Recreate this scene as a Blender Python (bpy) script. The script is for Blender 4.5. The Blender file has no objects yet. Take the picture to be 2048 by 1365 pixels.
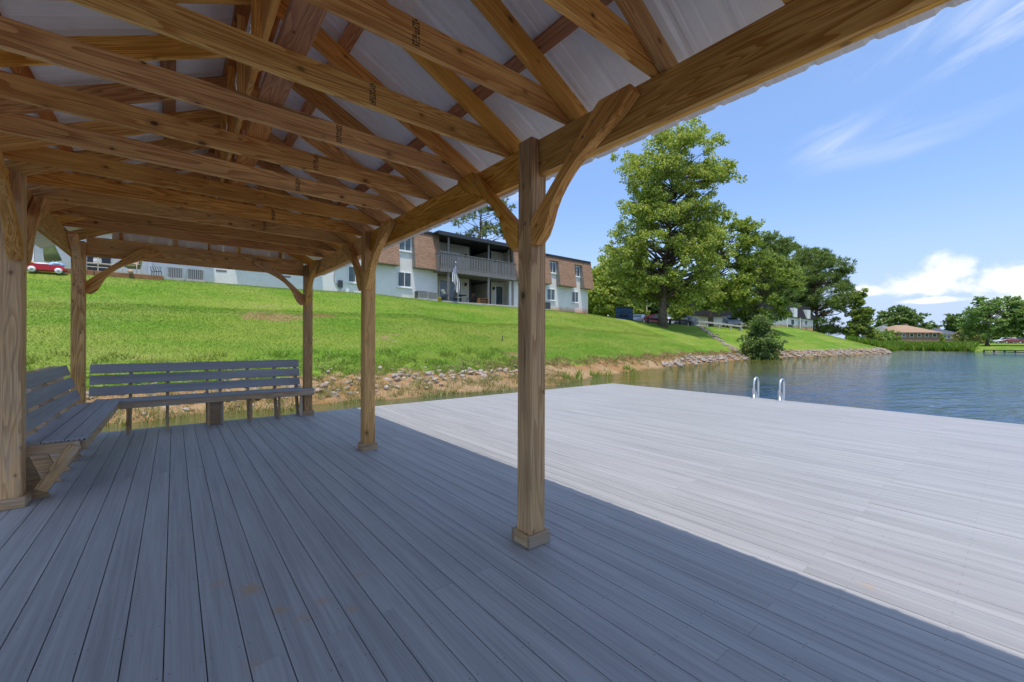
import bpy, math, random
import numpy as np
from mathutils import Vector, Matrix, Euler

# ------------------------------------------------------------------ camera, sky, sun, exposure
sc = bpy.context.scene
H_CAM = 1.40
YAW = math.atan2(676.0, 830.0)
cam_d = bpy.data.cameras.new("camera"); cam = bpy.data.objects.new("camera", cam_d)
sc.collection.objects.link(cam); sc.camera = cam
cam_d.sensor_fit = 'HORIZONTAL'; cam_d.sensor_width = 36.0; cam_d.lens = 36.0 * 830.0 / 2048.0
cam_d.shift_y = -(682.5 - 681.8) / 2048.0
cam_d.clip_start = 0.05; cam_d.clip_end = 6000
cam.location = (0, 0, H_CAM)
fwd = Vector((math.sin(YAW), math.cos(YAW), 0)); rgt = Vector((math.cos(YAW), -math.sin(YAW), 0)); up = Vector((0, 0, 1))
ROLL = math.radians(0.22)
r2 = rgt * math.cos(ROLL) + up * math.sin(ROLL); u2 = up * math.cos(ROLL) - rgt * math.sin(ROLL)
cam.matrix_world = Matrix(((r2.x, u2.x, -fwd.x, 0), (r2.y, u2.y, -fwd.y, 0), (r2.z, u2.z, -fwd.z, H_CAM), (0, 0, 0, 1)))

SUN_DIR = Vector((0.17, 0.24, -1.0)).normalized()          # the way the light travels
SUN_EL = math.asin(-SUN_DIR.z)
SUN_AZ = math.atan2(-SUN_DIR.x, -SUN_DIR.y)                 # clockwise from +Y
world = bpy.data.worlds.new("World"); sc.world = world; world.use_nodes = True
sc.view_settings.view_transform = 'Standard'; sc.view_settings.look = 'None'
sc.view_settings.gamma = 1.0; sc.view_settings.use_curve_mapping = False
sc.view_settings.exposure = 0.84
sun_d = bpy.data.lights.new("sun", 'SUN'); sun_d.energy = 2.0; sun_d.angle = math.radians(0.53); sun_d.color = (1.0, 0.95, 0.87)
sun = bpy.data.objects.new("sun", sun_d); sc.collection.objects.link(sun)
sun.rotation_euler = SUN_DIR.to_track_quat('-Z', 'Y').to_euler(); sun.location = (-5, -4, 30)


class NT:
    """small helper for building node trees"""
    def __init__(self, tree, clear=True):
        self.t = tree
        if clear: tree.nodes.clear()
    def n(self, typ, **kw):
        nd = self.t.nodes.new(typ)
        ins = kw.pop('ins', None)
        for k, v in kw.items(): setattr(nd, k, v)
        if ins:
            for k, v in ins.items(): self.set(nd, k, v)
        return nd
    def set(self, nd, k, v):
        s = nd.inputs[k]
        if isinstance(v, bpy.types.NodeSocket): self.t.links.new(v, s)
        elif isinstance(v, bpy.types.Node): self.t.links.new(v.outputs[0], s)
        else:
            if hasattr(s, 'default_value'):
                dv = s.default_value
                if hasattr(dv, '__len__') and len(dv) == 4 and len(v) == 3: v = (*v, 1)
                s.default_value = v
    def math(self, op, a, b=None, c=None, clamp=False):
        nd = self.n('ShaderNodeMath', operation=op, use_clamp=clamp); self.set(nd, 0, a)
        if b is not None: self.set(nd, 1, b)
        if c is not None: self.set(nd, 2, c)
        return nd.outputs[0]
    def vmath(self, op, a, b=None, out=0):
        nd = self.n('ShaderNodeVectorMath', operation=op); self.set(nd, 0, a)
        if b is not None: self.set(nd, 1, b)
        return nd.outputs[out]
    def noise(self, vec, scale=5, detail=3, rough=0.55, dist=0.0, out='Fac'):
        nd = self.n('ShaderNodeTexNoise', ins={'Vector': vec, 'Scale': scale, 'Detail': detail, 'Roughness': rough, 'Distortion': dist})
        return nd.outputs[out]
    def ramp(self, fac, stops, interp='LINEAR'):
        nd = self.n('ShaderNodeValToRGB'); cr = nd.color_ramp; cr.interpolation = interp
        while len(cr.elements) < len(stops): cr.elements.new(0.5)
        for e, (p, c) in zip(cr.elements, stops):
            e.position = p; e.color = (*c, 1) if len(c) == 3 else c
        self.set(nd, 0, fac); return nd.outputs[0]
    def smooth(self, v, a, b, lo=0.0, hi=1.0):
        nd = self.n('ShaderNodeMapRange', interpolation_type='SMOOTHSTEP', ins={0: v, 1: a, 2: b, 3: lo, 4: hi}); return nd.outputs[0]
    def mix(self, fac, a, b, blend='MIX'):
        nd = self.n('ShaderNodeMix', data_type='RGBA', blend_type=blend, clamp_factor=True)
        self.set(nd, 0, fac); self.set(nd, 6, a if not isinstance(a, tuple) else (*a[:3], 1)); self.set(nd, 7, b if not isinstance(b, tuple) else (*b[:3], 1))
        return nd.outputs[2]
    def map(self, vec, scale=(1, 1, 1), loc=(0, 0, 0), rot=(0, 0, 0)):
        nd = self.n('ShaderNodeMapping', ins={'Vector': vec}); nd.inputs['Scale'].default_value = scale
        nd.inputs['Location'].default_value = loc; nd.inputs['Rotation'].default_value = rot
        return nd.outputs[0]


def px_dir(px, py):
    """direction of a photo pixel (2048 wide)"""
    u = px - 1024.0; v = py - 681.8
    c, s = math.cos(ROLL), math.sin(ROLL); u, v = u * c + v * s, -u * s + v * c
    return (fwd + rgt * (u / 830.0) - up * (v / 830.0))


def build_sky():
    T = NT(world.node_tree)
    sky = T.n('ShaderNodeTexSky'); sky.sky_type = 'NISHITA'; sky.sun_disc = False
    sky.sun_elevation = SUN_EL; sky.sun_rotation = SUN_AZ
    sky.altitude = 200; sky.air_density = 1.0; sky.dust_density = 0.7; sky.ozone_density = 1.4
    tc = T.n('ShaderNodeTexCoord').outputs['Generated']
    d = T.vmath('NORMALIZE', tc)
    sep = T.n('ShaderNodeSeparateXYZ', ins={0: d}); el = sep.outputs[2]
    # thin high cloud, drawn out into wisps
    rot = T.n('ShaderNodeVectorRotate', rotation_type='AXIS_ANGLE', ins={'Vector': d, 'Axis': (0.35, 0.55, 0.75), 'Angle': 0.5}).outputs[0]
    w1 = T.noise(T.map(rot, (1.1, 1.5, 7.0), (3.1, 0.7, 1.3)), 2.2, 4, 0.62, 0.9)
    w2 = T.noise(T.map(d, (1, 1, 1.6), (5.3, 2.2, 0)), 1.7, 2, 0.5)
    wisps = T.math('MULTIPLY', T.smooth(w1, 0.44, 0.74), T.smooth(w2, 0.38, 0.6))
    wisps = T.math('MULTIPLY', wisps, T.smooth(el, 0.06, 0.2))
    # heaped clouds low over the horizon, each with a wobbly edge
    nz = T.noise(T.map(d, (1, 1, 1.5)), 11.0, 5, 0.66, 0.3)
    puff = T.math('MULTIPLY', T.math('SUBTRACT', nz, 0.5), 2.1)
    total = None
    clouds = [((1835, 574), .085, .030), ((1897, 548), .034, .036), ((2050, 562), .060, .040), ((1745, 584), .060, .018), ((1868, 602), .050, .008),
              ((2350, 600), .2, .05), ((-500, 590), .25, .06)]
    dirs = [(Vector(px_dir(*p)).normalized(), a, b) for p, a, b in clouds]
    for az, e, a, b in ((215, .08, .25, .06),):
        dirs.append((Vector((math.sin(math.radians(az)), math.cos(math.radians(az)), e)).normalized(), a, b))
    for c, a, b in dirs:
        side = Vector((c.y, -c.x, 0)).normalized()
        ac = T.math('DIVIDE', T.vmath('DOT_PRODUCT', d, tuple(side), out=1), a)
        ve = T.math('DIVIDE', T.math('SUBTRACT', el, c.z), b)
        ve = T.math('MULTIPLY', ve, T.math('ADD', 1.0, T.math('MULTIPLY', T.math('LESS_THAN', ve, 0.0), 0.5)))
        r = T.math('SQRT', T.math('ADD', T.math('MULTIPLY', ac, ac), T.math('MULTIPLY', ve, ve)))
        front = T.math('GREATER_THAN', T.vmath('DOT_PRODUCT', d, tuple(c), out=1), 0.0)
        m = T.math('MULTIPLY', T.smooth(T.math('SUBTRACT', T.math('ADD', 1.0, puff), r), 0.0, 0.6), front)
        total = m if total is None else T.math('MAXIMUM', total, m)
    fac = T.math('MAXIMUM', T.math('MULTIPLY', total, 0.9), T.math('MULTIPLY', wisps, 0.6))
    haze = T.smooth(el, 0.30, -0.02, 0.0, 0.9)
    deep = T.math('MULTIPLY', T.smooth(el, 0.75, 0.30), 0.5)
    col = T.mix(deep, sky.outputs[0], (0.78, 1.5, 3.4))
    col = T.mix(haze, col, (2.1, 2.6, 3.8))
    col = T.mix(fac, col, (4.3, 4.35, 4.5))
    bg = T.n('ShaderNodeBackground', ins={'Color': col, 'Strength': 0.15})
    out = T.n('ShaderNodeOutputWorld'); T.t.links.new(bg.outputs[0], out.inputs[0])
build_sky()
world.cycles.sampling_method = 'MANUAL'; world.cycles.sample_map_resolution = 256

sc.cycles.max_bounces = 9; sc.cycles.diffuse_bounces = 8; sc.cycles.glossy_bounces = 3; sc.cycles.transmission_bounces = 4; sc.cycles.transparent_max_bounces = 4
sc.cycles.use_adaptive_sampling = True; sc.cycles.adaptive_threshold = 0.02; sc.cycles.use_denoising = True
sc.cycles.sample_clamp_indirect = 6.0
random.seed(7); RNG = np.random.default_rng(7)
COL = sc.collection

# ------------------------------------------------------------------ mesh helpers
def mesh_from(verts, faces, name="m", smooth=False):
    me = bpy.data.meshes.new(name); me.from_pydata([tuple(v) for v in verts], [], [tuple(f) for f in faces]); me.update()
    if smooth: me.polygons.foreach_set('use_smooth', [True] * len(me.polygons))
    return me

def mesh_np(verts, faces, name="m", smooth=False):
    """verts (n,3), faces (m,k) arrays with one k"""
    verts = np.asarray(verts, np.float32); faces = np.asarray(faces, np.int32); m, k = faces.shape
    me = bpy.data.meshes.new(name)
    me.vertices.add(len(verts)); me.vertices.foreach_set('co', verts.ravel())
    me.loops.add(m * k); me.loops.foreach_set('vertex_index', faces.ravel())
    me.polygons.add(m); me.polygons.foreach_set('loop_start', np.arange(0, m * k, k, dtype=np.int32))
    try: me.polygons.foreach_set('loop_total', np.full(m, k, np.int32))
    except Exception: pass
    me.update(calc_edges=True)
    if smooth: me.polygons.foreach_set('use_smooth', np.ones(m, bool))
    return me

def link(name, me, mat=None, parent=None):
    o = bpy.data.objects.new(name, me); COL.objects.link(o)
    if mat is not None and me is not None and len(me.materials) == 0:
        me.materials.append(mat)
    if parent is not None: adopt(o, parent)
    return o

def adopt(o, parent):
    o.parent = parent
    m = parent.matrix_basis.copy(); q = parent.parent
    if q is not None: m = (q.matrix_basis @ parent.matrix_parent_inverse) @ parent.matrix_basis if False else q.matrix_basis @ parent.matrix_parent_inverse @ parent.matrix_basis
    o.matrix_parent_inverse = m.inverted()

def thing(name, label, cat, loc=(0, 0, 0), group=None):
    o = bpy.data.objects.new(name, None); COL.objects.link(o); o.location = loc; o.empty_display_size = 0.2
    return tag(o, label, cat, group)

def tag(o, label=None, cat=None, group=None, kind=None):
    if label: o['label'] = label
    if cat: o['category'] = cat
    if group: o['group'] = group
    if kind: o['kind'] = kind
    return o

def cbox(lx, ly, lz, c=0.004):
    """chamfered box, centred"""
    h = (lx / 2, ly / 2, lz / 2); V = []; idx = {}
    for sx in (-1, 1):
        for sy in (-1, 1):
            for sz in (-1, 1):
                for a in range(3):
                    p = [sx * h[0], sy * h[1], sz * h[2]]
                    for b in range(3):
                        if b != a: p[b] -= (sx, sy, sz)[b] * c
                    idx[(sx, sy, sz, a)] = len(V); V.append(p)
    F = []
    S = (-1, 1)
    def k(a, sa, b, sb, cc, sc_, ax):
        s = [0, 0, 0]; s[a] = sa; s[b] = sb; s[cc] = sc_; return idx[(s[0], s[1], s[2], ax)]
    for a in range(3):
        b, cc = (a + 1) % 3, (a + 2) % 3
        for sa in S:
            q = [k(a, sa, b, -1, cc, -1, a), k(a, sa, b, 1, cc, -1, a), k(a, sa, b, 1, cc, 1, a), k(a, sa, b, -1, cc, 1, a)]
            F.append(q if sa > 0 else q[::-1])
        for sb in S:
            for sc_ in S:
                q = [k(a, -1, b, sb, cc, sc_, b), k(a, 1, b, sb, cc, sc_, b), k(a, 1, b, sb, cc, sc_, cc), k(a, -1, b, sb, cc, sc_, cc)]
                F.append(q if sb * sc_ < 0 else q[::-1])
    for sx in S:
        for sy in S:
            for sz in S:
                t = [idx[(sx, sy, sz, 0)], idx[(sx, sy, sz, 1)], idx[(sx, sy, sz, 2)]]
                F.append(t if sx * sy * sz > 0 else t[::-1])
    return V, F

def box_at(name, x0, x1, y0, y1, z0, z1, mat, parent=None, c=0.004):
    lx, ly, lz = abs(x1 - x0), abs(y1 - y0), abs(z1 - z0)
    V, F = cbox(lx, ly, lz, min(c, lx / 3, ly / 3, lz / 3))
    o = link(name, mesh_from(V, F, name), mat)
    o.location = ((x0 + x1) / 2, (y0 + y1) / 2, (z0 + z1) / 2)
    if parent is not None: adopt(o, parent)
    return o

def member(name, p0, p1, w, h, mat, parent=None, upv=(0, 0, 1), c=0.004):
    """a straight timber: local X runs along it, w across (local Y), h along the up vector (local Z)"""
    p0 = Vector(p0); p1 = Vector(p1); X = (p1 - p0); L = X.length; X.normalize()
    Z = Vector(upv); Z = (Z - X * Z.dot(X)).normalized(); Y = Z.cross(X)
    V, F = cbox(L, w, h, min(c, w / 3, h / 3))
    o = link(name, mesh_from(V, F, name), mat)
    m = Matrix((X, Y, Z)).transposed().to_4x4(); m.translation = (p0 + p1) / 2
    o.matrix_world = m; o.matrix_basis = m
    if parent is not None: adopt(o, parent)
    return o

def tube_mesh(paths, seg=8):
    """paths: list of (points, radii). one mesh"""
    VV, FF = [], []; base = 0
    for pts, rad in paths:
        pts = [Vector(p) for p in pts]; n = len(pts)
        prev = None; rings = []
        for i, p in enumerate(pts):
            t = (pts[min(i + 1, n - 1)] - pts[max(i - 1, 0)]).normalized()
            if prev is None:
                a = Vector((1, 0, 0)) if abs(t.x) < 0.8 else Vector((0, 1, 0))
                prev = (a - t * a.dot(t)).normalized()
            else:
                prev = (prev - t * prev.dot(t)).normalized()
            b = t.cross(prev)
            r = rad[i] if hasattr(rad, '__len__') else rad
            for k in range(seg):
                an = 2 * math.pi * k / seg
                VV.append(p + (prev * math.cos(an) + b * math.sin(an)) * r)
        for i in range(n - 1):
            for k in range(seg):
                FF.append((base + i * seg + k, base + i * seg + (k + 1) % seg, base + (i + 1) * seg + (k + 1) % seg, base + (i + 1) * seg + k))
        FF.append(tuple(base + k for k in range(seg))[::-1]); FF.append(tuple(base + (n - 1) * seg + k for k in range(seg)))
        base += n * seg
    return VV, FF

def tube(name, paths, mat, parent=None, seg=8, smooth=True):
    V, F = tube_mesh(paths, seg); return link(name, mesh_from(V, F, name, smooth), mat, parent)

def extrude_poly(name, pts2, to3, depth_vec, mat, parent=None, smooth=False):
    """pts2: closed 2D outline; to3 maps 2D to 3D; extruded by depth_vec"""
    n = len(pts2); A = [Vector(to3(*p)) for p in pts2]; B = [a + Vector(depth_vec) for a in A]
    V = A + B
    F = [tuple(range(n))[::-1], tuple(range(n, 2 * n))] + [(i, (i + 1) % n, n + (i + 1) % n, n + i) for i in range(n)]
    c = sum(V, Vector()) / len(V)
    o = link(name, mesh_from([v - c for v in V], F, name, smooth), mat); o.location = c
    import bmesh
    bm = bmesh.new(); bm.from_mesh(o.data); bmesh.ops.recalc_face_normals(bm, faces=bm.faces); bm.to_mesh(o.data); bm.free()
    if parent is not None: adopt(o, parent)
    return o

def lathe(name, prof, mat, loc=(0, 0, 0), parent=None, seg=20, smooth=True):
    V, F = [], []
    for r, z in prof:
        for k in range(seg):
            a = 2 * math.pi * k / seg; V.append((r * math.cos(a), r * math.sin(a), z))
    for i in range(len(prof) - 1):
        for k in range(seg):
            F.append((i * seg + k, i * seg + (k + 1) % seg, (i + 1) * seg + (k + 1) % seg, (i + 1) * seg + k))
    F.append(tuple(range(seg))[::-1]); F.append(tuple((len(prof) - 1) * seg + k for k in range(seg)))
    o = link(name, mesh_from(V, F, name, smooth), mat); o.location = loc
    if parent is not None: adopt(o, parent)
    return o

# ------------------------------------------------------------------ materials
def new_mat(name):
    m = bpy.data.materials.new(name); m.use_nodes = True
    return m, NT(m.node_tree)

def finish(T, color, rough=0.6, bump=None, bstr=0.2, bdist=0.01, metal=0.0, spec=0.5, extra=None):
    p = T.n('ShaderNodeBsdfPrincipled', ins={'Base Color': color, 'Roughness': rough, 'Metallic': metal})
    p.inputs['Specular IOR Level'].default_value = spec
    if extra:
        for k, v in extra.items(): T.set(p, k, v)
    if bump is not None:
        b = T.n('ShaderNodeBump', ins={'Strength': bstr, 'Distance': bdist, 'Height': bump}); T.t.links.new(b.outputs[0], p.inputs['Normal'])
    o = T.n('ShaderNodeOutputMaterial'); T.t.links.new(p.outputs[0], o.inputs[0])
    return p

def plain(name, col, rough=0.55, var=0.12, scale=3.0, metal=0.0, spec=0.4, bstr=0.0):
    m, T = new_mat(name); tc = T.n('ShaderNodeTexCoord').outputs['Object']
    n1 = T.noise(tc, scale, 4, 0.6); n2 = T.noise(tc, scale * 7, 3, 0.6)
    f = T.math('ADD', T.math('MULTIPLY', n1, 0.65), T.math('MULTIPLY', n2, 0.35))
    a = tuple(c * (1 - var) for c in col); b = tuple(min(1, c * (1 + var)) for c in col)
    finish(T, T.mix(T.smooth(f, 0.3, 0.7), a, b), rough, n2 if bstr else None, bstr, 0.01, metal, spec); return m

def wood_mat(name, light, dark, knot=(0.05, 0.022, 0.008), grey=None, greyamt=0.0, freq=1.0, rough=0.62):
    m, T = new_mat(name)
    tc = T.n('ShaderNodeTexCoord').outputs['Object']; rnd = T.n('ShaderNodeObjectInfo').outputs['Random']
    off = T.n('ShaderNodeCombineXYZ', ins={0: T.math('MULTIPLY', rnd, 37.0), 1: T.math('MULTIPLY', rnd, 11.0), 2: T.math('MULTIPLY', rnd, 5.3)}).outputs[0]
    v = T.vmath('ADD', tc, off)
    warp = T.noise(T.map(v, (0.8, 2.5, 2.5)), 1.0, 2, 0.5)
    # growth rings: bands across the section, pulled out along the length
    vb = T.map(v, (0.55, 9.0, 9.0))
    rings = T.noise(vb, 1.0 * freq, 2, 0.45, 0.6)
    band = T.math('FRACT', T.math('MULTIPLY', T.math('ADD', rings, T.math('MULTIPLY', warp, 0.35)), 15.0))
    late = T.math('MULTIPLY', T.smooth(band, 0.25, 0.92), T.smooth(band, 1.0, 0.95))
    fine = T.noise(T.map(v, (3.0, 140.0, 140.0)), 1.0, 3, 0.6)
    c = T.mix(T.math('MULTIPLY', late, 0.92), light, dark)
    c = T.mix(T.math('MULTIPLY', T.smooth(fine, 0.38, 0.66), 0.34), c, tuple(x * 0.55 for x in dark))
    blot = T.noise(T.map(v, (0.9, 5.0, 5.0), (7, 3, 1)), 1.0, 3, 0.55)
    c = T.mix(T.smooth(blot, 0.35, 0.75, 0.0, 0.45), c, tuple(x * 0.72 for x in dark))
    c = T.mix(T.smooth(T.noise(T.map(v, (0.5, 1.0, 1.0), (2, 8, 4)), 1.3, 2), 0.45, 0.7, 0.0, 0.4), c, tuple(min(1, x * 1.18) for x in light))
    svx = T.n('ShaderNodeSeparateXYZ', ins={0: v})
    kv = T.n('ShaderNodeCombineXYZ', ins={0: T.math('MULTIPLY', svx.outputs[0], 4.2), 1: T.math('MULTIPLY', T.math('ADD', svx.outputs[1], svx.outputs[2]), 6.5), 2: 0.0}).outputs[0]
    vor = T.n('ShaderNodeTexVoronoi', voronoi_dimensions='2D', ins={'Vector': kv, 'Scale': 1.0, 'Randomness': 1.0})
    kd = T.math('ADD', vor.outputs['Distance'], T.math('MULTIPLY', T.math('SUBTRACT', fine, 0.5), 0.03))
    kc = T.n('ShaderNodeSeparateColor', ins={0: vor.outputs['Color']}); ksel = T.math('MULTIPLY', T.math('GREATER_THAN', kc.outputs[0], 0.74), T.math('ADD', 0.4, T.math('MULTIPLY', kc.outputs[1], 0.6)))
    kd = T.math('MULTIPLY', kd, T.math('ADD', 0.75, T.math('MULTIPLY', kc.outputs[2], 1.3)))
    c = T.mix(T.math('MULTIPLY', T.smooth(kd, 0.26, 0.08, 0.0, 0.5), ksel), c, tuple(x * 0.6 for x in dark))
    c = T.mix(T.math('MULTIPLY', T.smooth(kd, 0.10, 0.06, 0.0, 0.9), ksel), c, knot)
    if grey is not None:
        gn = T.noise(T.map(v, (0.7, 6, 6), (3, 1, 2)), 1.0, 4, 0.6)
        c = T.mix(T.smooth(gn, 0.62 - greyamt, 0.9 - greyamt, 0.0, 0.85), c, grey)
        c = T.mix(T.math('MULTIPLY', T.smooth(fine, 0.45, 0.7), 0.3), c, tuple(x * 0.4 for x in grey))
    chk = T.noise(T.map(v, (1.1, 60.0, 60.0), (4, 2, 6)), 1.0, 2, 0.5)
    c = T.mix(T.smooth(chk, 0.685, 0.72, 0.0, 0.6), c, knot)
    # per-piece tone
    hs = T.n('ShaderNodeHueSaturation', ins={'Color': c, 'Hue': T.math('ADD', 0.495, T.math('MULTIPLY', T.math('FRACT', T.math('MULTIPLY', rnd, 7.7)), 0.012)),
                                             'Saturation': T.math('ADD', 0.9, T.math('MULTIPLY', T.math('FRACT', T.math('MULTIPLY', rnd, 13.1)), 0.18)),
                                             'Value': T.math('ADD', 0.74, T.math('MULTIPLY', rnd, 0.46))})
    hgt = T.math('ADD', T.math('MULTIPLY', late, 0.4), T.math('MULTIPLY', fine, 0.6))
    finish(T, hs.outputs[0], rough, hgt, 0.35, 0.004, spec=0.25)
    return m

M = {}
M['wood'] = wood_mat('pine_timber', (0.88, 0.47, 0.135), (0.52, 0.195, 0.038))
M['purlin'] = wood_mat('red_pine_purlin', (0.62, 0.26, 0.085), (0.38, 0.115, 0.032), freq=1.4)
M['post'] = wood_mat('weathered_post', (0.72, 0.43, 0.175), (0.40, 0.195, 0.065), grey=(0.52, 0.42, 0.31), greyamt=0.07, freq=0.8)
M['trimwood'] = wood_mat('grey_trim_wood', (0.56, 0.38, 0.21), (0.34, 0.20, 0.10), grey=(0.46, 0.38, 0.29), greyamt=0.22)
M['benchwood'] = wood_mat('bench_frame_wood', (0.56, 0.36, 0.18), (0.31, 0.175, 0.075), grey=(0.44, 0.40, 0.35), greyamt=0.17)

PITCH_, X0_ = 0.1432, -0.031
def composite(name, base, stains=False):
    m, T = new_mat(name)
    pos = T.n('ShaderNodeNewGeometry').outputs['Position']; rnd = T.n('ShaderNodeObjectInfo').outputs['Random']
    off = T.n('ShaderNodeCombineXYZ', ins={0: T.math('MULTIPLY', rnd, 91.0), 1: T.math('MULTIPLY', rnd, 53.0), 2: 0.0}).outputs[0]
    tc = pos if stains else T.n('ShaderNodeTexCoord').outputs['Object']
    v = T.vmath('ADD', tc, off)
    sc1 = (48.0, 0.9, 48.0) if stains else (0.9, 48.0, 48.0)
    sc2 = (190.0, 2.6, 190.0) if stains else (2.6, 190.0, 190.0)
    sc3 = (7.0, 0.30, 7.0) if stains else (0.30, 7.0, 7.0)
    a = T.noise(T.map(v, sc1), 1.0, 4, 0.6, 0.25); b = T.noise(T.map(v, sc2), 1.0, 3, 0.65); c3 = T.noise(T.map(v, sc3), 1.0, 3, 0.5)
    f = T.math('ADD', T.math('ADD', T.math('MULTIPLY', a, 0.42), T.math('MULTIPLY', b, 0.23)), T.math('MULTIPLY', c3, 0.35))
    c = T.mix(T.smooth(f, 0.33, 0.68), tuple(x * 0.74 for x in base), tuple(x * 1.20 for x in base))
    c = T.mix(T.math('MULTIPLY', rnd, 0.18), c, tuple(x * y for x, y in zip(base, (0.72, 0.76, 0.80))))
    if stains:
        # dust and tracked red clay
        dust = T.noise(pos, 1.1, 5, 0.65); c = T.mix(T.smooth(dust, 0.5, 0.78, 0.0, 0.2), c, (0.40, 0.385, 0.37))
        scuff = T.noise(T.map(pos, (2.2, 5, 1), rot=(0, 0, 0.6)), 1.0, 6, 0.7); c = T.mix(T.smooth(scuff, 0.62, 0.74, 0.0, 0.25), c, (0.44, 0.43, 0.43))
        cn = T.noise(pos, 19.0, 4, 0.65, 0.5)
        for (cx_, cy_, cr_, ca_) in ((0.345, 2.715, 0.055, 0.55), (0.30, 2.76, 0.035, 0.4), (0.515, 2.272, 0.035, 0.5), (0.43, 2.42, 0.035, 0.55), (0.62, 2.37, 0.03, 0.5), (0.27, 2.08, 0.03, 0.45), (0.72, 2.2, 0.025, 0.5), (0.86, 2.5, 0.03, 0.4), (0.2, 2.9, 0.05, 0.3), (3.1, 0.55, 0.04, 0.3)):
            dd_ = T.vmath('DISTANCE', pos, (cx_, cy_, 0.0), out=1)
            c = T.mix(T.smooth(T.math('SUBTRACT', T.math('ADD', dd_, T.math('MULTIPLY', T.math('SUBTRACT', cn, 0.5), cr_ * 4.5)), cr_), 0.03, -0.05, 0.0, ca_), c, (0.46, 0.255, 0.085))
        white = T.smooth(T.noise(T.map(pos, (1, 1, 1), (4.4, 1.2, 0)), 7.0, 3, 0.5), 0.775, 0.81)
        c = T.mix(T.math('MULTIPLY', white, 0.4), c, (0.6, 0.6, 0.58))
        sp_ = T.n('ShaderNodeSeparateXYZ', ins={0: pos})
        fy_ = T.math('SUBTRACT', T.math('FRACT', T.math('DIVIDE', T.math('SUBTRACT', sp_.outputs[1], 0.02), 0.405)), 0.5)
        fx_ = T.math('ABSOLUTE', T.math('SUBTRACT', T.math('FRACT', T.math('DIVIDE', T.math('SUBTRACT', sp_.outputs[0], X0_), PITCH_)), 0.5))
        dsc = T.math('SQRT', T.math('ADD', T.math('POWER', T.math('MULTIPLY', fy_, 0.405), 2.0), T.math('POWER', T.math('MULTIPLY', T.math('SUBTRACT', fx_, 0.36), PITCH_), 2.0)))
        c = T.mix(T.smooth(dsc, 0.005, 0.003, 0.0, 0.55), c, (0.06, 0.055, 0.05))
    hgt = T.math('ADD', T.math('MULTIPLY', a, 0.4), T.math('MULTIPLY', b, 0.6))
    finish(T, c, 0.55, hgt, 0.25, 0.003, spec=0.35); return m
M['deck'] = composite('grey_composite_decking', (0.356, 0.346, 0.338), True)
M['slat'] = composite('grey_composite_slat', (0.33, 0.335, 0.35))
M['dark_under'] = plain('dark_deck_framing', (0.05, 0.04, 0.03), 0.8)
M['rim'] = plain('grey_rim_board', (0.10, 0.10, 0.095), 0.7, 0.2)

def roof_metal():
    m, T = new_mat('white_roof_metal'); tc = T.n('ShaderNodeTexCoord').outputs['Object']
    n = T.noise(tc, 1.5, 5, 0.65); n2 = T.noise(T.map(tc, (4, 30, 4)), 1.0, 3, 0.6)
    c = T.mix(T.smooth(n, 0.35, 0.7), (0.82, 0.79, 0.74), (0.89, 0.865, 0.82))
    c = T.mix(T.smooth(n2, 0.5, 0.75, 0, 0.25), c, (0.62, 0.60, 0.57))
    finish(T, c, 0.38, n2, 0.03, 0.01, spec=0.5); return m
M['roof'] = roof_metal()
M['alu'] = plain('brushed_aluminium', (0.78, 0.79, 0.80), 0.28, 0.06, 8, metal=0.85)
M['steel'] = plain('screw_steel', (0.25, 0.24, 0.22), 0.45, 0.1, 20, metal=0.8)
M['ink'] = plain('stamp_ink', (0.035, 0.025, 0.018), 0.8)

def brick_white(name, clay=False):
    m, T = new_mat(name); pos = T.n('ShaderNodeNewGeometry').outputs['Position']
    sp = T.n('ShaderNodeSeparateXYZ', ins={0: pos})
    uv = T.n('ShaderNodeCombineXYZ', ins={0: T.math('ADD', sp.outputs[0], sp.outputs[1]), 1: sp.outputs[2], 2: 0.0}).outputs[0]
    br = T.n('ShaderNodeTexBrick', ins={'Vector': uv, 'Color1': (1, 1, 1, 1), 'Color2': (0.86, 0.86, 0.86, 1), 'Mortar': (0.5, 0.5, 0.5, 1), 'Scale': 1.0,
                                        'Mortar Size': 0.006, 'Mortar Smooth': 0.3, 'Bias': 0.0, 'Brick Width': 0.21, 'Row Height': 0.075})
    n = T.noise(pos, 0.9, 5, 0.6)
    c = T.mix(T.smooth(n, 0.3, 0.75), (0.87, 0.84, 0.79), (0.79, 0.76, 0.705))
    c = T.mix(0.45, c, br.outputs[0], 'MULTIPLY')
    # red clay splashed up the foot of the wall
    hgt = T.math('ADD', sp.outputs[2], T.math('MULTIPLY', T.noise(pos, 1.6, 4, 0.6), -0.7))
    foot = T.math('MULTIPLY', T.smooth(hgt, 5.0, 4.15), T.smooth(sp.outputs[0], 27.0, 31.0, 0.12, 0.85))
    c = T.mix(foot, c, (0.55, 0.27, 0.10))
    finish(T, c, 0.75, br.outputs['Fac'], -0.3, 0.008, spec=0.3); return m
M['brick'] = brick_white('white_painted_brick')

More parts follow.
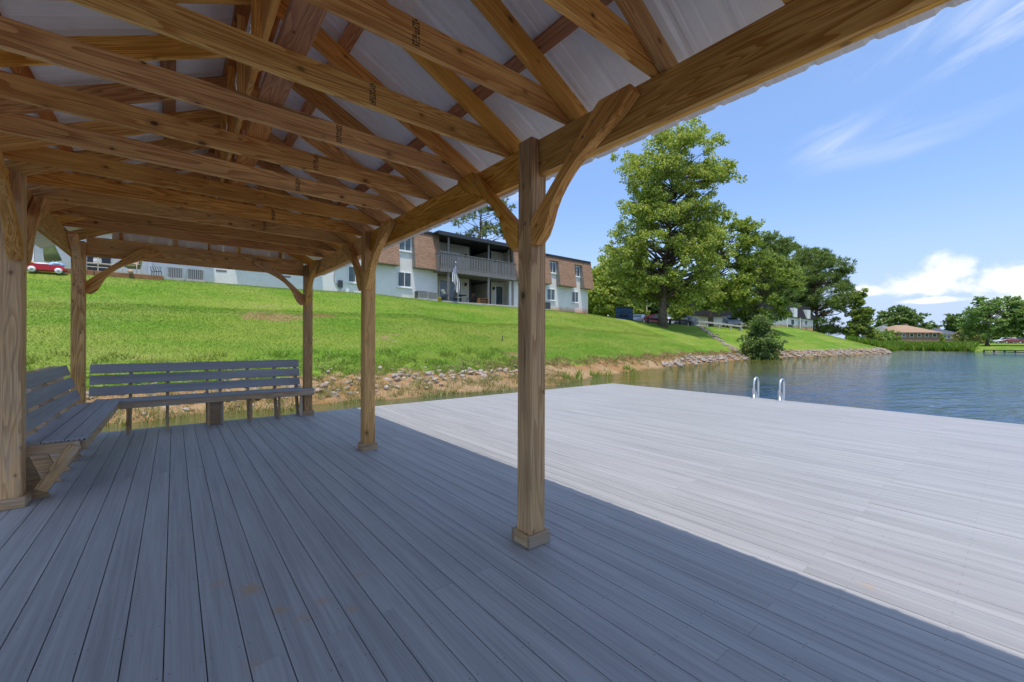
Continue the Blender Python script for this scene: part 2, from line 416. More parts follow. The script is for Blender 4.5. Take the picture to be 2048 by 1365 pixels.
def shingles(name, c1, c2, c3):
    m, T = new_mat(name); tc = T.n('ShaderNodeTexCoord').outputs['Object']
    sp = T.n('ShaderNodeSeparateXYZ', ins={0: tc})
    uv = T.n('ShaderNodeCombineXYZ', ins={0: T.math('ADD', sp.outputs[0], T.math('MULTIPLY', sp.outputs[1], 0.9)), 1: sp.outputs[2], 2: 0.0}).outputs[0]
    br = T.n('ShaderNodeTexBrick', ins={'Vector': uv, 'Color1': (*c1, 1), 'Color2': (*c2, 1), 'Mortar': (*(x * 0.4 for x in c1), 1), 'Scale': 1.0,
                                        'Mortar Size': 0.012, 'Mortar Smooth': 0.4, 'Bias': -0.2, 'Brick Width': 0.33, 'Row Height': 0.145})
    n = T.noise(tc, 5.0, 4, 0.7); c = T.mix(T.smooth(n, 0.35, 0.7, 0, 0.5), br.outputs[0], c3)
    row = T.math('FRACT', T.math('DIVIDE', sp.outputs[2], 0.145))
    finish(T, c, 0.85, T.math('ADD', T.math('SUBTRACT', 1.0, row), T.math('MULTIPLY', n, 0.2)), 0.8, 0.02, spec=0.2); return m
M['shingle'] = shingles('red_brown_shingles', (0.345, 0.205, 0.13), (0.25, 0.145, 0.09), (0.40, 0.26, 0.175))
M['dark_shingle'] = shingles('charcoal_shingles', (0.026, 0.026, 0.028), (0.018, 0.018, 0.02), (0.04, 0.04, 0.042))
M['tan_shingle'] = shingles('tan_shingles', (0.42, 0.27, 0.17), (0.36, 0.23, 0.145), (0.46, 0.32, 0.22))
M['blue_shingle'] = shingles('slate_blue_shingles', (0.10, 0.12, 0.16), (0.08, 0.10, 0.13), (0.13, 0.15, 0.19))
M['cheek'] = plain('grey_brown_cheek_boards', (0.23, 0.205, 0.185), 0.8, 0.15)
M['fascia'] = plain('charcoal_fascia', (0.042, 0.044, 0.05), 0.5, 0.15)
M['greypaint'] = plain('warm_grey_paint', (0.19, 0.175, 0.165), 0.6, 0.12, 2.0)
M['white'] = plain('white_vinyl', (0.80, 0.80, 0.79), 0.4, 0.04)
M['cream'] = plain('cream_siding', (0.62, 0.57, 0.42), 0.7, 0.08, 1.5)
M['black'] = plain('black_metal', (0.018, 0.018, 0.02), 0.45, 0.2)
M['rubber'] = plain('black_rubber', (0.02, 0.02, 0.02), 0.85, 0.2)
M['concrete'] = plain('pale_concrete', (0.42, 0.39, 0.35), 0.85, 0.18, 1.2, bstr=0.2)
M['asphalt'] = plain('asphalt', (0.06, 0.06, 0.062), 0.9, 0.2, 0.8)
M['ac'] = plain('beige_metal', (0.38, 0.37, 0.35), 0.5, 0.1, 4)
M['ac_dark'] = plain('dark_coil', (0.09, 0.09, 0.09), 0.6, 0.2, 14)
M['dumpster'] = plain('blue_steel', (0.028, 0.075, 0.15), 0.5, 0.25, 1.5)
M['green'] = plain('olive_cushion', (0.115, 0.15, 0.045), 0.85, 0.15, 5)
M['flower'] = plain('floral_cushion', (0.52, 0.33, 0.25), 0.85, 0.4, 12)
M['ivory'] = plain('ivory_metal', (0.60, 0.53, 0.40), 0.5, 0.1)
M['red'] = plain('red_plastic', (0.48, 0.022, 0.028), 0.35, 0.12)
M['yellow'] = plain('yellow_plastic', (0.62, 0.42, 0.03), 0.4, 0.1)
M['bluecloth'] = plain('blue_white_towel', (0.32, 0.50, 0.68), 0.9, 0.45, 6)
M['woodcrate'] = plain('orange_brown_wood', (0.27, 0.125, 0.05), 0.7, 0.25, 5)
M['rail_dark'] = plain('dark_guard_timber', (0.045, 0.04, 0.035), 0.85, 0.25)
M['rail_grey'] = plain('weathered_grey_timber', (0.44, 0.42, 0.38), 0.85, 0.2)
M['bark'] = plain('grey_brown_bark', (0.15, 0.115, 0.085), 0.95, 0.4, 3.5, bstr=0.6)
M['pinebark'] = plain('red_brown_bark', (0.17, 0.105, 0.075), 0.95, 0.4, 4.0, bstr=0.6)

def glass_mat():
    m, T = new_mat('window_glass'); tc = T.n('ShaderNodeTexCoord').outputs['Object']
    rnd = T.n('ShaderNodeObjectInfo').outputs['Random']
    c = T.mix(rnd, (0.022, 0.03, 0.032), (0.10, 0.14, 0.135))
    finish(T, T.mix(T.smooth(T.noise(tc, 2.0, 2), 0.4, 0.7, 0, 0.5), c, (0.02, 0.03, 0.03)), 0.06, spec=0.8); return m
M['glass'] = glass_mat()
def car_paint(name, col):
    m, T = new_mat(name); finish(T, col, 0.3, spec=0.5, extra={'Coat Weight': 0.6, 'Coat Roughness': 0.08}); return m

def stone_mat():
    m, T = new_mat('riprap_limestone'); tc = T.n('ShaderNodeTexCoord').outputs['Object']; rnd = T.n('ShaderNodeObjectInfo').outputs['Random']
    pos = T.n('ShaderNodeNewGeometry').outputs['Position']
    n = T.noise(pos, 9.0, 5, 0.65); isl = T.n('ShaderNodeNewGeometry').outputs['Random Per Island']
    t = T.math('FRACT', T.math('ADD', rnd, isl))
    c = T.ramp(t, [(0.0, (0.33, 0.29, 0.25)), (0.3, (0.48, 0.44, 0.39)), (0.65, (0.42, 0.33, 0.24)), (1.0, (0.26, 0.24, 0.23))])
    c = T.mix(T.smooth(n, 0.36, 0.66, 0, 0.7), c, (0.26, 0.175, 0.105))
    finish(T, c, 0.85, n, 0.5, 0.02, spec=0.25); return m
M['stone'] = stone_mat()

def leaf_mat(name, dark, light, yellow=None, trans=0.45, rough=0.5, yamt=0.12):
    m, T = new_mat(name)
    isl = T.n('ShaderNodeNewGeometry').outputs['Random Per Island']
    pos = T.n('ShaderNodeNewGeometry').outputs['Position']
    n = T.noise(pos, 0.55, 2, 0.5)
    f = T.math('ADD', T.math('MULTIPLY', isl, 0.65), T.math('MULTIPLY', n, 0.35))
    c = T.mix(T.smooth(f, 0.2, 0.8), dark, light)
    if yellow is not None: c = T.mix(T.smooth(T.math('FRACT', T.math('MULTIPLY', isl, 7.31)), 1.0 - yamt - 0.02, 1.0 - yamt + 0.02), c, yellow)
    p = T.n('ShaderNodeBsdfPrincipled', ins={'Base Color': c, 'Roughness': rough}); p.inputs['Specular IOR Level'].default_value = 0.3
    tr = T.n('ShaderNodeBsdfTranslucent', ins={'Color': T.mix(1.0, c, (1.0, 1.0, 0.55), 'MULTIPLY')})
    mx = T.n('ShaderNodeMixShader', ins={0: trans}); T.t.links.new(p.outputs[0], mx.inputs[1]); T.t.links.new(tr.outputs[0], mx.inputs[2])
    o = T.n('ShaderNodeOutputMaterial'); T.t.links.new(mx.outputs[0], o.inputs[0]); return m
M['sycamore'] = leaf_mat('sycamore_leaf', (0.23, 0.31, 0.05), (0.50, 0.57, 0.13), (0.66, 0.66, 0.22), yamt=0.12)
M['maple'] = leaf_mat('yellow_green_leaf', (0.20, 0.29, 0.045), (0.41, 0.51, 0.10), (0.56, 0.54, 0.13), yamt=0.12)
M['oak'] = leaf_mat('green_leaf', (0.17, 0.26, 0.05), (0.36, 0.46, 0.10), (0.48, 0.5, 0.14))
M['darkleaf'] = leaf_mat('dark_green_leaf', (0.10, 0.175, 0.05), (0.25, 0.35, 0.11), (0.36, 0.42, 0.18))
M['pine'] = leaf_mat('pine_needle', (0.12, 0.19, 0.055), (0.28, 0.38, 0.10), (0.42, 0.46, 0.13), trans=0.35)
M['palepine'] = leaf_mat('pale_pine_needle', (0.13, 0.18, 0.05), (0.30, 0.35, 0.10), (0.42, 0.40, 0.15), trans=0.35)
M['farleaf'] = leaf_mat('honey_locust_leaf', (0.15, 0.26, 0.07), (0.30, 0.43, 0.12), (0.4, 0.5, 0.16))
M['reed'] = leaf_mat('reed_leaf', (0.11, 0.22, 0.03), (0.26, 0.41, 0.055), (0.36, 0.38, 0.10))
def grass_mat():
    m, T = new_mat('grass_blade'); geo = T.n('ShaderNodeNewGeometry'); pos = geo.outputs['Position']; isl = geo.outputs['Random Per Island']
    n1 = T.noise(pos, 0.35, 4, 0.6); n5 = T.noise(T.map(pos, (0.10, 0.16, 1.0), (3.0, 1.0, 0)), 1.0, 4, 0.6); n2 = T.noise(pos, 2.2, 4, 0.65)
    c = T.mix(isl, (0.095, 0.205, 0.018), (0.205, 0.345, 0.034))
    c = T.mix(T.smooth(n5, 0.42, 0.62, 0, 0.75), c, (0.25, 0.33, 0.045)); c = T.mix(T.smooth(n1, 0.46, 0.7, 0, 0.45), c, (0.33, 0.345, 0.08))
    c = T.mix(T.smooth(n2, 0.52, 0.7, 0, 0.6), c, (0.075, 0.165, 0.02)); c = T.mix(T.smooth(T.math('FRACT', T.math('MULTIPLY', isl, 7.31)), 0.9, 0.93), c, (0.45, 0.43, 0.16))
    p = T.n('ShaderNodeBsdfPrincipled', ins={'Base Color': c, 'Roughness': 0.6}); p.inputs['Specular IOR Level'].default_value = 0.2
    tr = T.n('ShaderNodeBsdfTranslucent', ins={'Color': c}); mx = T.n('ShaderNodeMixShader', ins={0: 0.3}); T.t.links.new(p.outputs[0], mx.inputs[1]); T.t.links.new(tr.outputs[0], mx.inputs[2])
    o = T.n('ShaderNodeOutputMaterial'); T.t.links.new(mx.outputs[0], o.inputs[0]); return m
M['grassblade'] = grass_mat()
M['straw'] = leaf_mat('dry_straw', (0.20, 0.13, 0.05), (0.40, 0.28, 0.12), (0.45, 0.38, 0.2), trans=0.2, yamt=0.2)
M['weed'] = leaf_mat('bank_weed', (0.15, 0.17, 0.045), (0.34, 0.34, 0.11), (0.44, 0.37, 0.17), trans=0.3, yamt=0.3)

def ground_mat():
    m, T = new_mat('lawn_and_bank'); pos = T.n('ShaderNodeNewGeometry').outputs['Position']
    s = T.n('ShaderNodeAttribute', attribute_name='shore').outputs['Fac']
    lim = T.n('ShaderNodeAttribute', attribute_name='bare').outputs['Fac']
    n1 = T.noise(pos, 0.35, 4, 0.6); n2 = T.noise(pos, 3.2, 5, 0.65); n3 = T.noise(pos, 22.0, 3, 0.7)
    n4 = T.noise(T.map(pos, (0.25, 1.1, 1.0)), 1.0, 3, 0.5)
    n5 = T.noise(T.map(pos, (0.10, 0.16, 1.0), (3.0, 1.0, 0)), 1.0, 4, 0.6)
    g = T.mix(T.smooth(n2, 0.3, 0.7), (0.095, 0.20, 0.018), (0.165, 0.285, 0.03))
    g = T.mix(T.smooth(n5, 0.42, 0.62), g, (0.21, 0.285, 0.04))
    g = T.mix(T.smooth(n1, 0.46, 0.7, 0, 0.6), g, (0.26, 0.30, 0.06))
    g = T.mix(T.smooth(n4, 0.48, 0.72, 0, 0.4), g, (0.30, 0.33, 0.09))
    g = T.mix(T.smooth(n3, 0.5, 0.78, 0, 0.5), g, (0.08, 0.17, 0.017))
    d = T.mix(T.smooth(n2, 0.3, 0.7), (0.38, 0.20, 0.075), (0.27, 0.17, 0.085))
    d = T.mix(T.smooth(n1, 0.4, 0.65, 0, 0.6), d, (0.42, 0.31, 0.18))
    d = T.mix(T.smooth(n3, 0.45, 0.75, 0, 0.6), d, (0.20, 0.13, 0.075))
    edge = T.math('ADD', lim, T.math('ADD', T.math('MULTIPLY', T.math('SUBTRACT', n2, 0.5), 1.6), T.math('MULTIPLY', T.math('SUBTRACT', n1, 0.5), 1.4)))
    c = T.mix(T.smooth(edge, 0.42, 0.58), g, d)
    c = T.mix(T.smooth(s, 0.25, -0.4), c, (0.10, 0.075, 0.03))
    finish(T, c, 0.95, T.math('ADD', T.math('MULTIPLY', n2, 0.4), T.math('MULTIPLY', n3, 0.6)), 0.7, 0.05, spec=0.1); return m
M['ground'] = ground_mat()

def water_mat():
    m, T = new_mat('lake_water'); pos = T.n('ShaderNodeNewGeometry').outputs['Position']
    r = T.map(pos, (1.0, 1.0, 1.0), rot=(0, 0, 0.35))
    a = T.noise(T.map(r, (0.45, 1.15, 1)), 1.0, 3, 0.5, 0.4); b = T.noise(T.map(r, (2.0, 5.0, 1)), 1.0, 4, 0.6, 0.5); c = T.noise(T.map(pos, (0.13, 0.22, 1)), 1.0, 3, 0.5)
    h = T.math('ADD', T.math('MULTIPLY', a, 0.75), T.math('MULTIPLY', b, 0.30))
    h = T.math('MULTIPLY', h, T.smooth(c, 0.3, 0.7, 0.55, 1.0))
    sp = T.n('ShaderNodeSeparateXYZ', ins={0: pos})
    shallow_reflect = T.smooth(T.math('ADD', T.math('ADD', sp.outputs[1], T.math('MULTIPLY', sp.outputs[0], 0.03)), T.math('MULTIPLY', T.noise(pos, 0.12, 3, 0.5), 8.0)), 8.0, 17.0)
    col = T.mix(shallow_reflect, (0.030, 0.078, 0.155), (0.105, 0.105, 0.018))  # murky shallows, with bank olive and sky blue reflections painted into the colour
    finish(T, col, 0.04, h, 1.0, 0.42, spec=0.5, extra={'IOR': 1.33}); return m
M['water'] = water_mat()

# ------------------------------------------------------------------ terrain and lake
WATER_Z = -0.45
def shore_y(x, wig=1.0):
    return np.interp(x, [-300, -30, -8, 0, 4, 8, 11.7, 16.4, 24.9, 33, 40, 47, 58, 72, 88, 100, 113, 135, 400],
                     [15, 13.8, 13.0, 12.7, 12.8, 12.5, 12.3, 14.0, 15.7, 16.5, 17.3, 18.0, 16.9, 14.9, 13.5, 15.0, 17.0, 19.0, 19.0]) + (0.25 * np.sin(x * 1.9) + 0.15 * np.sin(x * 4.3 + 1)) * wig
def shore_x(y):
    return 125.0 + 1.5 * np.sin(y * 0.11) + 0.02 * np.abs(y)
def plateau(x):
    return np.interp(x, [-300, 0, 36, 45, 60, 75, 90, 118, 126, 135, 400], [4.9, 4.78, 4.55, 4.0, 3.55, 3.8, 4.2, 4.1, 2.6, 1.6, 3.0])
def ground_z(x, y):
    x = np.asarray(x, float); y = np.asarray(y, float)
    s1 = y - shore_y(x); s2 = x - shore_x(y)
    wide = np.interp(x, [-300, 14, 24, 400], [3.0, 3.0, 1.1, 1.1])           # rocky foot of the bank
    slope = np.interp(x, [-300, 14, 30, 110, 126, 400], [0.325, 0.33, 0.335, 0.31, 0.15, 0.05])
    under = WATER_Z + np.clip(s1, -40, 0) * 0.22
    toe = 0.17
    foot = WATER_Z + (toe - WATER_Z) * np.clip(s1 / wide, 0, 1) ** 0.9
    s0 = y - shore_y(x, 0.0); lawn = toe + slope * np.maximum(s0 - wide, 0)
    top = plateau(x)
    k = 0.35
    hh = np.clip(0.5 + 0.5 * (top - lawn) / k / 2, 0, 1); lawn = lawn * hh + top * (1 - hh) - k * hh * (1 - hh)
    z1 = np.where(s1 < 0, under, np.maximum(foot, np.where(s0 > wide, lawn, foot)))
    z2 = np.where(s2 < 0, WATER_Z + np.clip(s2, -40, 0) * 0.2, WATER_Z + 0.35 * np.clip(s2, 0, 1) + 0.9 * (1 - np.exp(-np.clip(s2 - 1, 0, None) / 9.0)) + 0.006 * np.clip(s2, 0, None))
    z = np.maximum(np.maximum(z1, z2), -3.0)
    rough = np.sin(x * 5.1 + 2.0 * np.sin(y * 3.7)) * np.sin(y * 6.3 + 1.7 * np.sin(x * 2.9)) + 0.6 * np.sin(x * 11.0 + y * 7.0)
    z = z + np.where((s1 > 0.05) & (s1 < wide + 0.3), 0.045 * rough, 0.0)
    z = z + np.where(s1 > 0.2, 0.012 * np.sin(x * 0.9 + y * 0.4) + 0.02 * np.sin(x * 0.31 - y * 0.5), 0)
    return z
def gz(x, y): return float(ground_z(x, y))

def axis(*segs):
    out = []
    for a, b, st in segs: out.extend(np.arange(a, b, st).tolist())
    out.append(segs[-1][1]); return np.array(out)
gx = axis((-1500, -200, 260), (-200, -30, 17), (-30, -12, 1.2), (-12, 50, 0.35), (50, 140, 0.9), (140, 220, 5), (220, 500, 40), (500, 3000, 500))
gy = axis((-2500, -400, 420), (-400, -60, 34), (-60, 8, 3.4), (8, 34, 0.28), (34, 60, 1.6), (60, 200, 14), (200, 600, 80), (600, 3000, 480))
GX, GY = np.meshgrid(gx, gy, indexing='ij'); GZ = ground_z(GX, GY)
nx, ny = GX.shape
ii = np.arange(nx * ny).reshape(nx, ny)
quads = np.stack([ii[:-1, :-1], ii[1:, :-1], ii[1:, 1:], ii[:-1, 1:]], -1).reshape(-1, 4)
gme = mesh_np(np.stack([GX, GY, GZ], -1).reshape(-1, 3), quads, 'ground', True)
s1g = (GY - shore_y(GX)); s2g = GX - shore_x(GY); sg = np.maximum(s1g, s2g)
wideg = np.interp(GX, [-300, 8, 14, 24, 400], [2.3, 2.1, 1.7, 0.9, 0.8])
bare = np.clip(1.0 - (sg - wideg) / 1.4, 0, 1) * np.where(GX > 112, 0.35, 1)
for (bx, by, br, ba) in [(3.6, 22.8, 1.0, 1.0), (6.0, 23.3, 0.8, .95), (7.6, 20.3, 1.6, .4), (14.4, 17.6, .7, .8), (31.0, 30.9, 3.0, .45), (36.0, 31.0, 2.5, .8), (33, 28.6, 1.6, .35),
                         (42.0, 30.5, 1.2, .6), (-1.5, 16.6, 1.2, .5)]:
    bare = np.maximum(bare, ba * np.exp(-((GX - bx) ** 2 / (2.2 * br * br) + (GY - by) ** 2 / (0.45 * br * br))))
at = gme.attributes.new('shore', 'FLOAT', 'POINT'); at.data.foreach_set('value', sg.astype(np.float32).ravel())
at = gme.attributes.new('bare', 'FLOAT', 'POINT'); at.data.foreach_set('value', bare.astype(np.float32).ravel())
ground = tag(link('ground', gme, M['ground']), kind='structure')
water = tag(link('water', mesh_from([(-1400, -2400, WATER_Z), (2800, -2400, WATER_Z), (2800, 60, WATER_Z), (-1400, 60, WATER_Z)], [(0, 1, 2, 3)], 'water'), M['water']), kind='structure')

# ------------------------------------------------------------------ the deck
PITCH = 0.1432; X0 = -0.031; DECK_Y0 = -7.2  # deck lengthened unseen behind the camera to bounce light onto the timber
def deck_end(x): return 8.70 - 0.0115 * (x + 0.8)
k0, k1 = -10, 79
xa, xb = X0 + k0 * PITCH, X0 + k1 * PITCH
deck = tag(link('deck', mesh_from([], [], 'deck')), kind='structure')
fr = []
def addbox(V, F, x0, x1, y0, y1, z0, z1):
    b = len(V); V += [(x, y, z) for z in (z0, z1) for y in (y0, y1) for x in (x0, x1)]
    F += [tuple(b + i for i in q) for q in ((0, 2, 3, 1), (4, 5, 7, 6), (0, 1, 5, 4), (2, 6, 7, 3), (0, 4, 6, 2), (1, 3, 7, 5))]
V, F = [], []
for y in np.arange(DECK_Y0 + 0.1, 8.5, 0.405): addbox(V, F, xa + 0.02, xb - 0.02, y, y + 0.038, -0.20, -0.0265)
for x in np.arange(xa + 0.25, xb, 2.7): addbox(V, F, x, x + 0.09, DECK_Y0 + 0.05, 8.4, -0.30, -0.202)
deck.data = mesh_from(V, F, 'deck'); deck.data.materials.append(M['dark_under'])
plank_me = {}
def plank_mesh(L):
    k = round(L, 2)
    if k not in plank_me:
        V, F = cbox(PITCH - 0.0042, L - 0.0002, 0.0245, 0.0016); me = mesh_from(V, F, 'plank'); me.materials.append(M['deck']); plank_me[k] = me
    return plank_me[k]
rj = random.Random(3)
for k in range(k0, k1):
    xc = X0 + (k + 0.5) * PITCH; ye = deck_end(xc)
    pat = 2.073 if k % 2 == 0 else (5.72 if k % 4 == 1 else 5.70)
    cuts = [DECK_Y0, pat - 4.88 if pat - 4.88 > DECK_Y0 + 0.6 else None, pat, None, ye]
    if k % 3 == 0: pass
    cuts = [c for c in cuts if c is not None]
    for a, b in zip(cuts[:-1], cuts[1:]):
        o = bpy.data.objects.new('plank', plank_mesh(b - a)); COL.objects.link(o)
        o.location = (xc, (a + b) / 2, -0.01225 + rj.uniform(-0.0007, 0.0007)); o.parent = deck
box_at('rim_board', xb - 0.018, xb + 0.012, DECK_Y0, deck_end(xb) + 0.01, -0.28, -0.028, M['rim'], deck)
m_ = member('rim_board', (xa, deck_end(xa) - 0.012, -0.154), (xb, deck_end(xb) - 0.012, -0.154), 0.03, 0.25, M['rim'], deck)
for px_, py_ in ((xb - 0.3, 8.2), (xb - 0.3, 4.0), (xb - 0.3, -0.4), (6.0, 8.2), (1.9, 8.2), (-1.0, 8.2), (6.0, 2.0)):
    lathe('support_pile', [(0.11, -1.9), (0.11, -0.31)], M['dark_under'], (px_, py_, 0), deck, 12)

# ------------------------------------------------------------------ the pavilion
pav = thing('pavilion', 'open timber pavilion with white metal gable roof standing on the grey deck', 'pavilion', (0.445, 3.7, 0))
CX = 0.445; XR, XL = 1.94, -1.05
PY = [-0.99, 2.165, 5.32, 8.44]
def mir(x): return 2 * CX - x
BZ0, BZ1 = 2.543, 2.786
def local_post(name, x, y, side, mat):
    """post notched on its outer side to seat the beam; local X is up"""
    prof = [(0.001, -0.07), (0.001, 0.07), (BZ0 - 0.002, 0.07), (BZ0 - 0.002, 0.002), (BZ1, 0.002), (BZ1, -0.07)]
    n = len(prof); V = [(p[0], -0.07, -p[1] * side) for p in prof] + [(p[0], 0.07, -p[1] * side) for p in prof]
    F = [tuple(range(n)), tuple(range(n, 2 * n))[::-1]] + [(i, n + i, n + (i + 1) % n, (i + 1) % n) for i in range(n)]
    me = mesh_from(V, F, name)
    import bmesh
    bm = bmesh.new(); bm.from_mesh(me); bmesh.ops.recalc_face_normals(bm, faces=bm.faces)
    bmesh.ops.bevel(bm, geom=list(bm.edges), offset=0.006, segments=1, affect='EDGES'); bm.to_mesh(me); bm.free()
    o = link(name, me, mat)
    m = Matrix(((0, 0, -1), (0, 1, 0), (1, 0, 0))).to_4x4(); m.translation = (x, y, 0); o.matrix_world = m; o.matrix_basis = m
    adopt(o, pav); return o
for side, xc in ((1, XR), (-1, XL)):
    for y in PY:
        po = local_post('post', xc, y, side, M['post'])
        t, a, b, hh = 0.0255, 0.0715, 0.0, 0.085
        for s in (-1, 1):
            member('base_trim', (xc - a - t, y + s * (a + t / 2), 0.002 + hh / 2), (xc + a + t, y + s * (a + t / 2), 0.002 + hh / 2), t, hh, M['trimwood'], po)
            member('base_trim', (xc + s * (a + t / 2), y - a + 0.001, 0.0015 + hh / 2), (xc + s * (a + t / 2), y + a - 0.001, 0.0015 + hh / 2), t, hh - 0.001, M['trimwood'], po)
    for a, b in ((-1.35, PY[1] - 0.003), (PY[1] + 0.003, PY[2] - 0.003), (PY[2] + 0.003, 8.62)):
        for i in (0, 1):
            xp = xc + side * (0.0205 + i * 0.0385)
            member('beam', (xp, a, (BZ0 + BZ1) / 2), (xp, b, (BZ0 + BZ1) / 2 + 0.001 * i), 0.0375, BZ1 - BZ0 - 0.002 * i, M['wood'], pav)
# curved knee braces
BR = [(.0715, 2.050), (.125, 2.040), (.19, 2.098), (.225, 2.165), (.261, 2.255), (.30, 2.322), (.354, 2.386), (.415, 2.444), (.484, 2.493), (.59, 2.552), (.698, 2.604), (.79, 2.655), (.872, 2.721), (.853, 2.763), (.647, 2.765), (.613, 2.738), (.37, 2.495), (.0715, 2.212)]
BC, BS = math.cos(0.80), math.sin(0.80)      # grain runs along the brace
def brace_mesh():
    n = len(BR); V = []
    for w in (-0.038, 0.038): V += [(p[1] * BC + p[0] * BS, -p[1] * BS + p[0] * BC, w) for p in BR]
    F = [tuple(range(n)), tuple(range(n, 2 * n))[::-1]] + [(i, n + i, n + (i + 1) % n, (i + 1) % n) for i in range(n)]
    me = mesh_from(V, F, 'brace')
    import bmesh
    bm = bmesh.new(); bm.from_mesh(me); bmesh.ops.recalc_face_normals(bm, faces=bm.faces)
    bmesh.ops.bevel(bm, geom=[e for e in bm.edges if e.calc_face_angle(0) > 1.2], offset=0.004, segments=1, affect='EDGES'); bm.to_mesh(me); bm.free()
    me.materials.append(M['wood']); return me
brace_me = brace_mesh()
def brace(origin, out, thick):
    """origin: post axis at the brace plane; out: unit direction away from the post"""
    out = Vector(out); X = Vector((0, 0, 1)); Z = X.cross(out)
    o = link('brace', brace_me); m = Matrix((X * BC + out * BS, out * BC - X * BS, Z)).transposed().to_4x4(); m.translation = origin; o.matrix_world = m; o.matrix_basis = m; adopt(o, pav)
    # screw heads on the beam end
    for s, z in ((.60, 2.66), (.53, 2.60), (.44, 2.55)):
        p = Vector(origin) + out * s + Vector((0, 0, z)) + Vector(thick) * 0.039
        q = lathe('screw', [(0.0085, -0.001), (0.0085, 0.001), (0.004, 0.0018)], M['steel'], p, None, 8)
        q.rotation_euler = Vector(thick).to_track_quat('Z', 'Y').to_euler(); adopt(q, o)
    return o
for y in PY:
    for s in (-1, 1):
        if (y == PY[-1] and s == 1) or (y == PY[0] and s == -1): continue
        brace((XR - 0.0405, y, 0), (0, s, 0), (-1, 0, 0)); brace((XL + 0.0405, y, 0), (0, s, 0), (1, 0, 0))
brace((XR, 8.403, 0), (-1, 0, 0), (0, -1, 0)); brace((XL, 8.403, 0), (1, 0, 0), (0, -1, 0))
member('end_beam', (XL + 0.074, 8.4635, 2.73), (XR - 0.074, 8.4635, 2.73), 0.0375, 0.28, M['wood'], pav)
# trusses: tie joist, a pair of rafters, king strut
SL = 0.485; TH = math.atan(SL); CT = math.cos(TH)
def under_z(x): return 2.807 + (1.945 - x) * SL
JY = [1.203 + 0.62 * k for k in range(-4, 11)]
nr = Vector((SL, 0, 1)).normalized(); nl = Vector((-SL, 0, 1)).normalized()
XE = 2.045
for i, y in enumerate(JY):
    jo = member('tie_joist', (-1.118, y + 0.0195, 2.862), (2.008, y + 0.0195, 2.862), 0.038, 0.146, M['wood'], pav)
    for sgn, nv in ((1, nr), (-1, nl)):
        f = (lambda x: x) if sgn > 0 else mir
        a = Vector((f(CX + 0.024), y - 0.0205, under_z(CX + 0.024))) + nv * 0.071; b = Vector((f(XE), y - 0.0205, under_z(XE))) + nv * 0.071
        member('rafter', a, b, 0.038, 0.14, M['wood'], pav, nv)
    if i >= 2: member('king_strut', (0.325, y + 0.058, 2.80), (0.325, y + 0.058, 3.44), 0.038, 0.089 * 0.5, M['wood'], pav, (1, 0, 0))
    # inked lumber-yard stamp on the side of the joist
    if 5 <= i <= 12 and i != 10:
        rs = random.Random(i); V, F = [], []
        sx = [0, 0, 0, 0, 0, 0.87, 0.895, 0.885, 0.885, 0.88, 0, 0.88, .88, .88, .88][i]
        for cidx in range(3):
            zz = 2.802
            while zz < 2.918:
                hgl = rs.uniform(0.005, 0.013)
                for kx in range(2):
                    if rs.random() < 0.82:
                        x0 = sx + cidx * 0.0135 + kx * 0.0058; w = rs.uniform(0.0038, 0.0056); b = len(V)
                        V += [(x0, 0, zz), (x0 + w, 0, zz), (x0 + w, 0, zz + hgl * rs.uniform(.5, 1)), (x0, 0, zz + hgl)]; F.append((b, b + 1, b + 2, b + 3))
                zz += hgl + rs.uniform(0.002, 0.005)
        st = link('lumber_stamp', mesh_from(V, F, 'lumber_stamp'), M['ink']); st.location = (0, y - 0.0008, 0); adopt(st, jo)
for sgn, nv in ((1, nr), (-1, nl)):
    f = (lambda x: x) if sgn > 0 else mir
    for ye in (8.50, -1.45):
        member('rafter', Vector((f(CX + 0.024), ye, under_z(CX + 0.024))) + nv * 0.071, Vector((f(XE), ye, under_z(XE))) + nv * 0.071, 0.037, 0.14, M['wood'], pav, nv)
member('ridge_board', (CX, -1.5, 3.47), (CX, 3.6, 3.47), 0.038, 0.30, M['wood'], pav); member('ridge_board', (CX, 3.603, 3.47), (CX, 8.6, 3.47), 0.038, 0.30, M['wood'], pav)
member('strongback', (0.482, -1.4, 2.955), (0.482, 3.35, 2.955), 0.142, 0.038, M['purlin'], pav); member('strongback', (0.482, 3.353, 2.955), (0.482, 8.3, 2.955), 0.142, 0.038, M['purlin'], pav)
for xp in (1.656, 0.93, 0.53):
    for sgn, nv in ((1, nr), (-1, nl)):
        f = (lambda x: x) if sgn > 0 else mir
        for a, b in ((-1.58, 2.6), (2.603, 6.1), (6.103, 8.92)):
            p = Vector((f(xp), 0, under_z(xp) + (0.1415 + 0.019) / CT))
            member('purlin', (p.x, a, p.z), (p.x, b, p.z), 0.089, 0.038, M['purlin'], pav, nv)
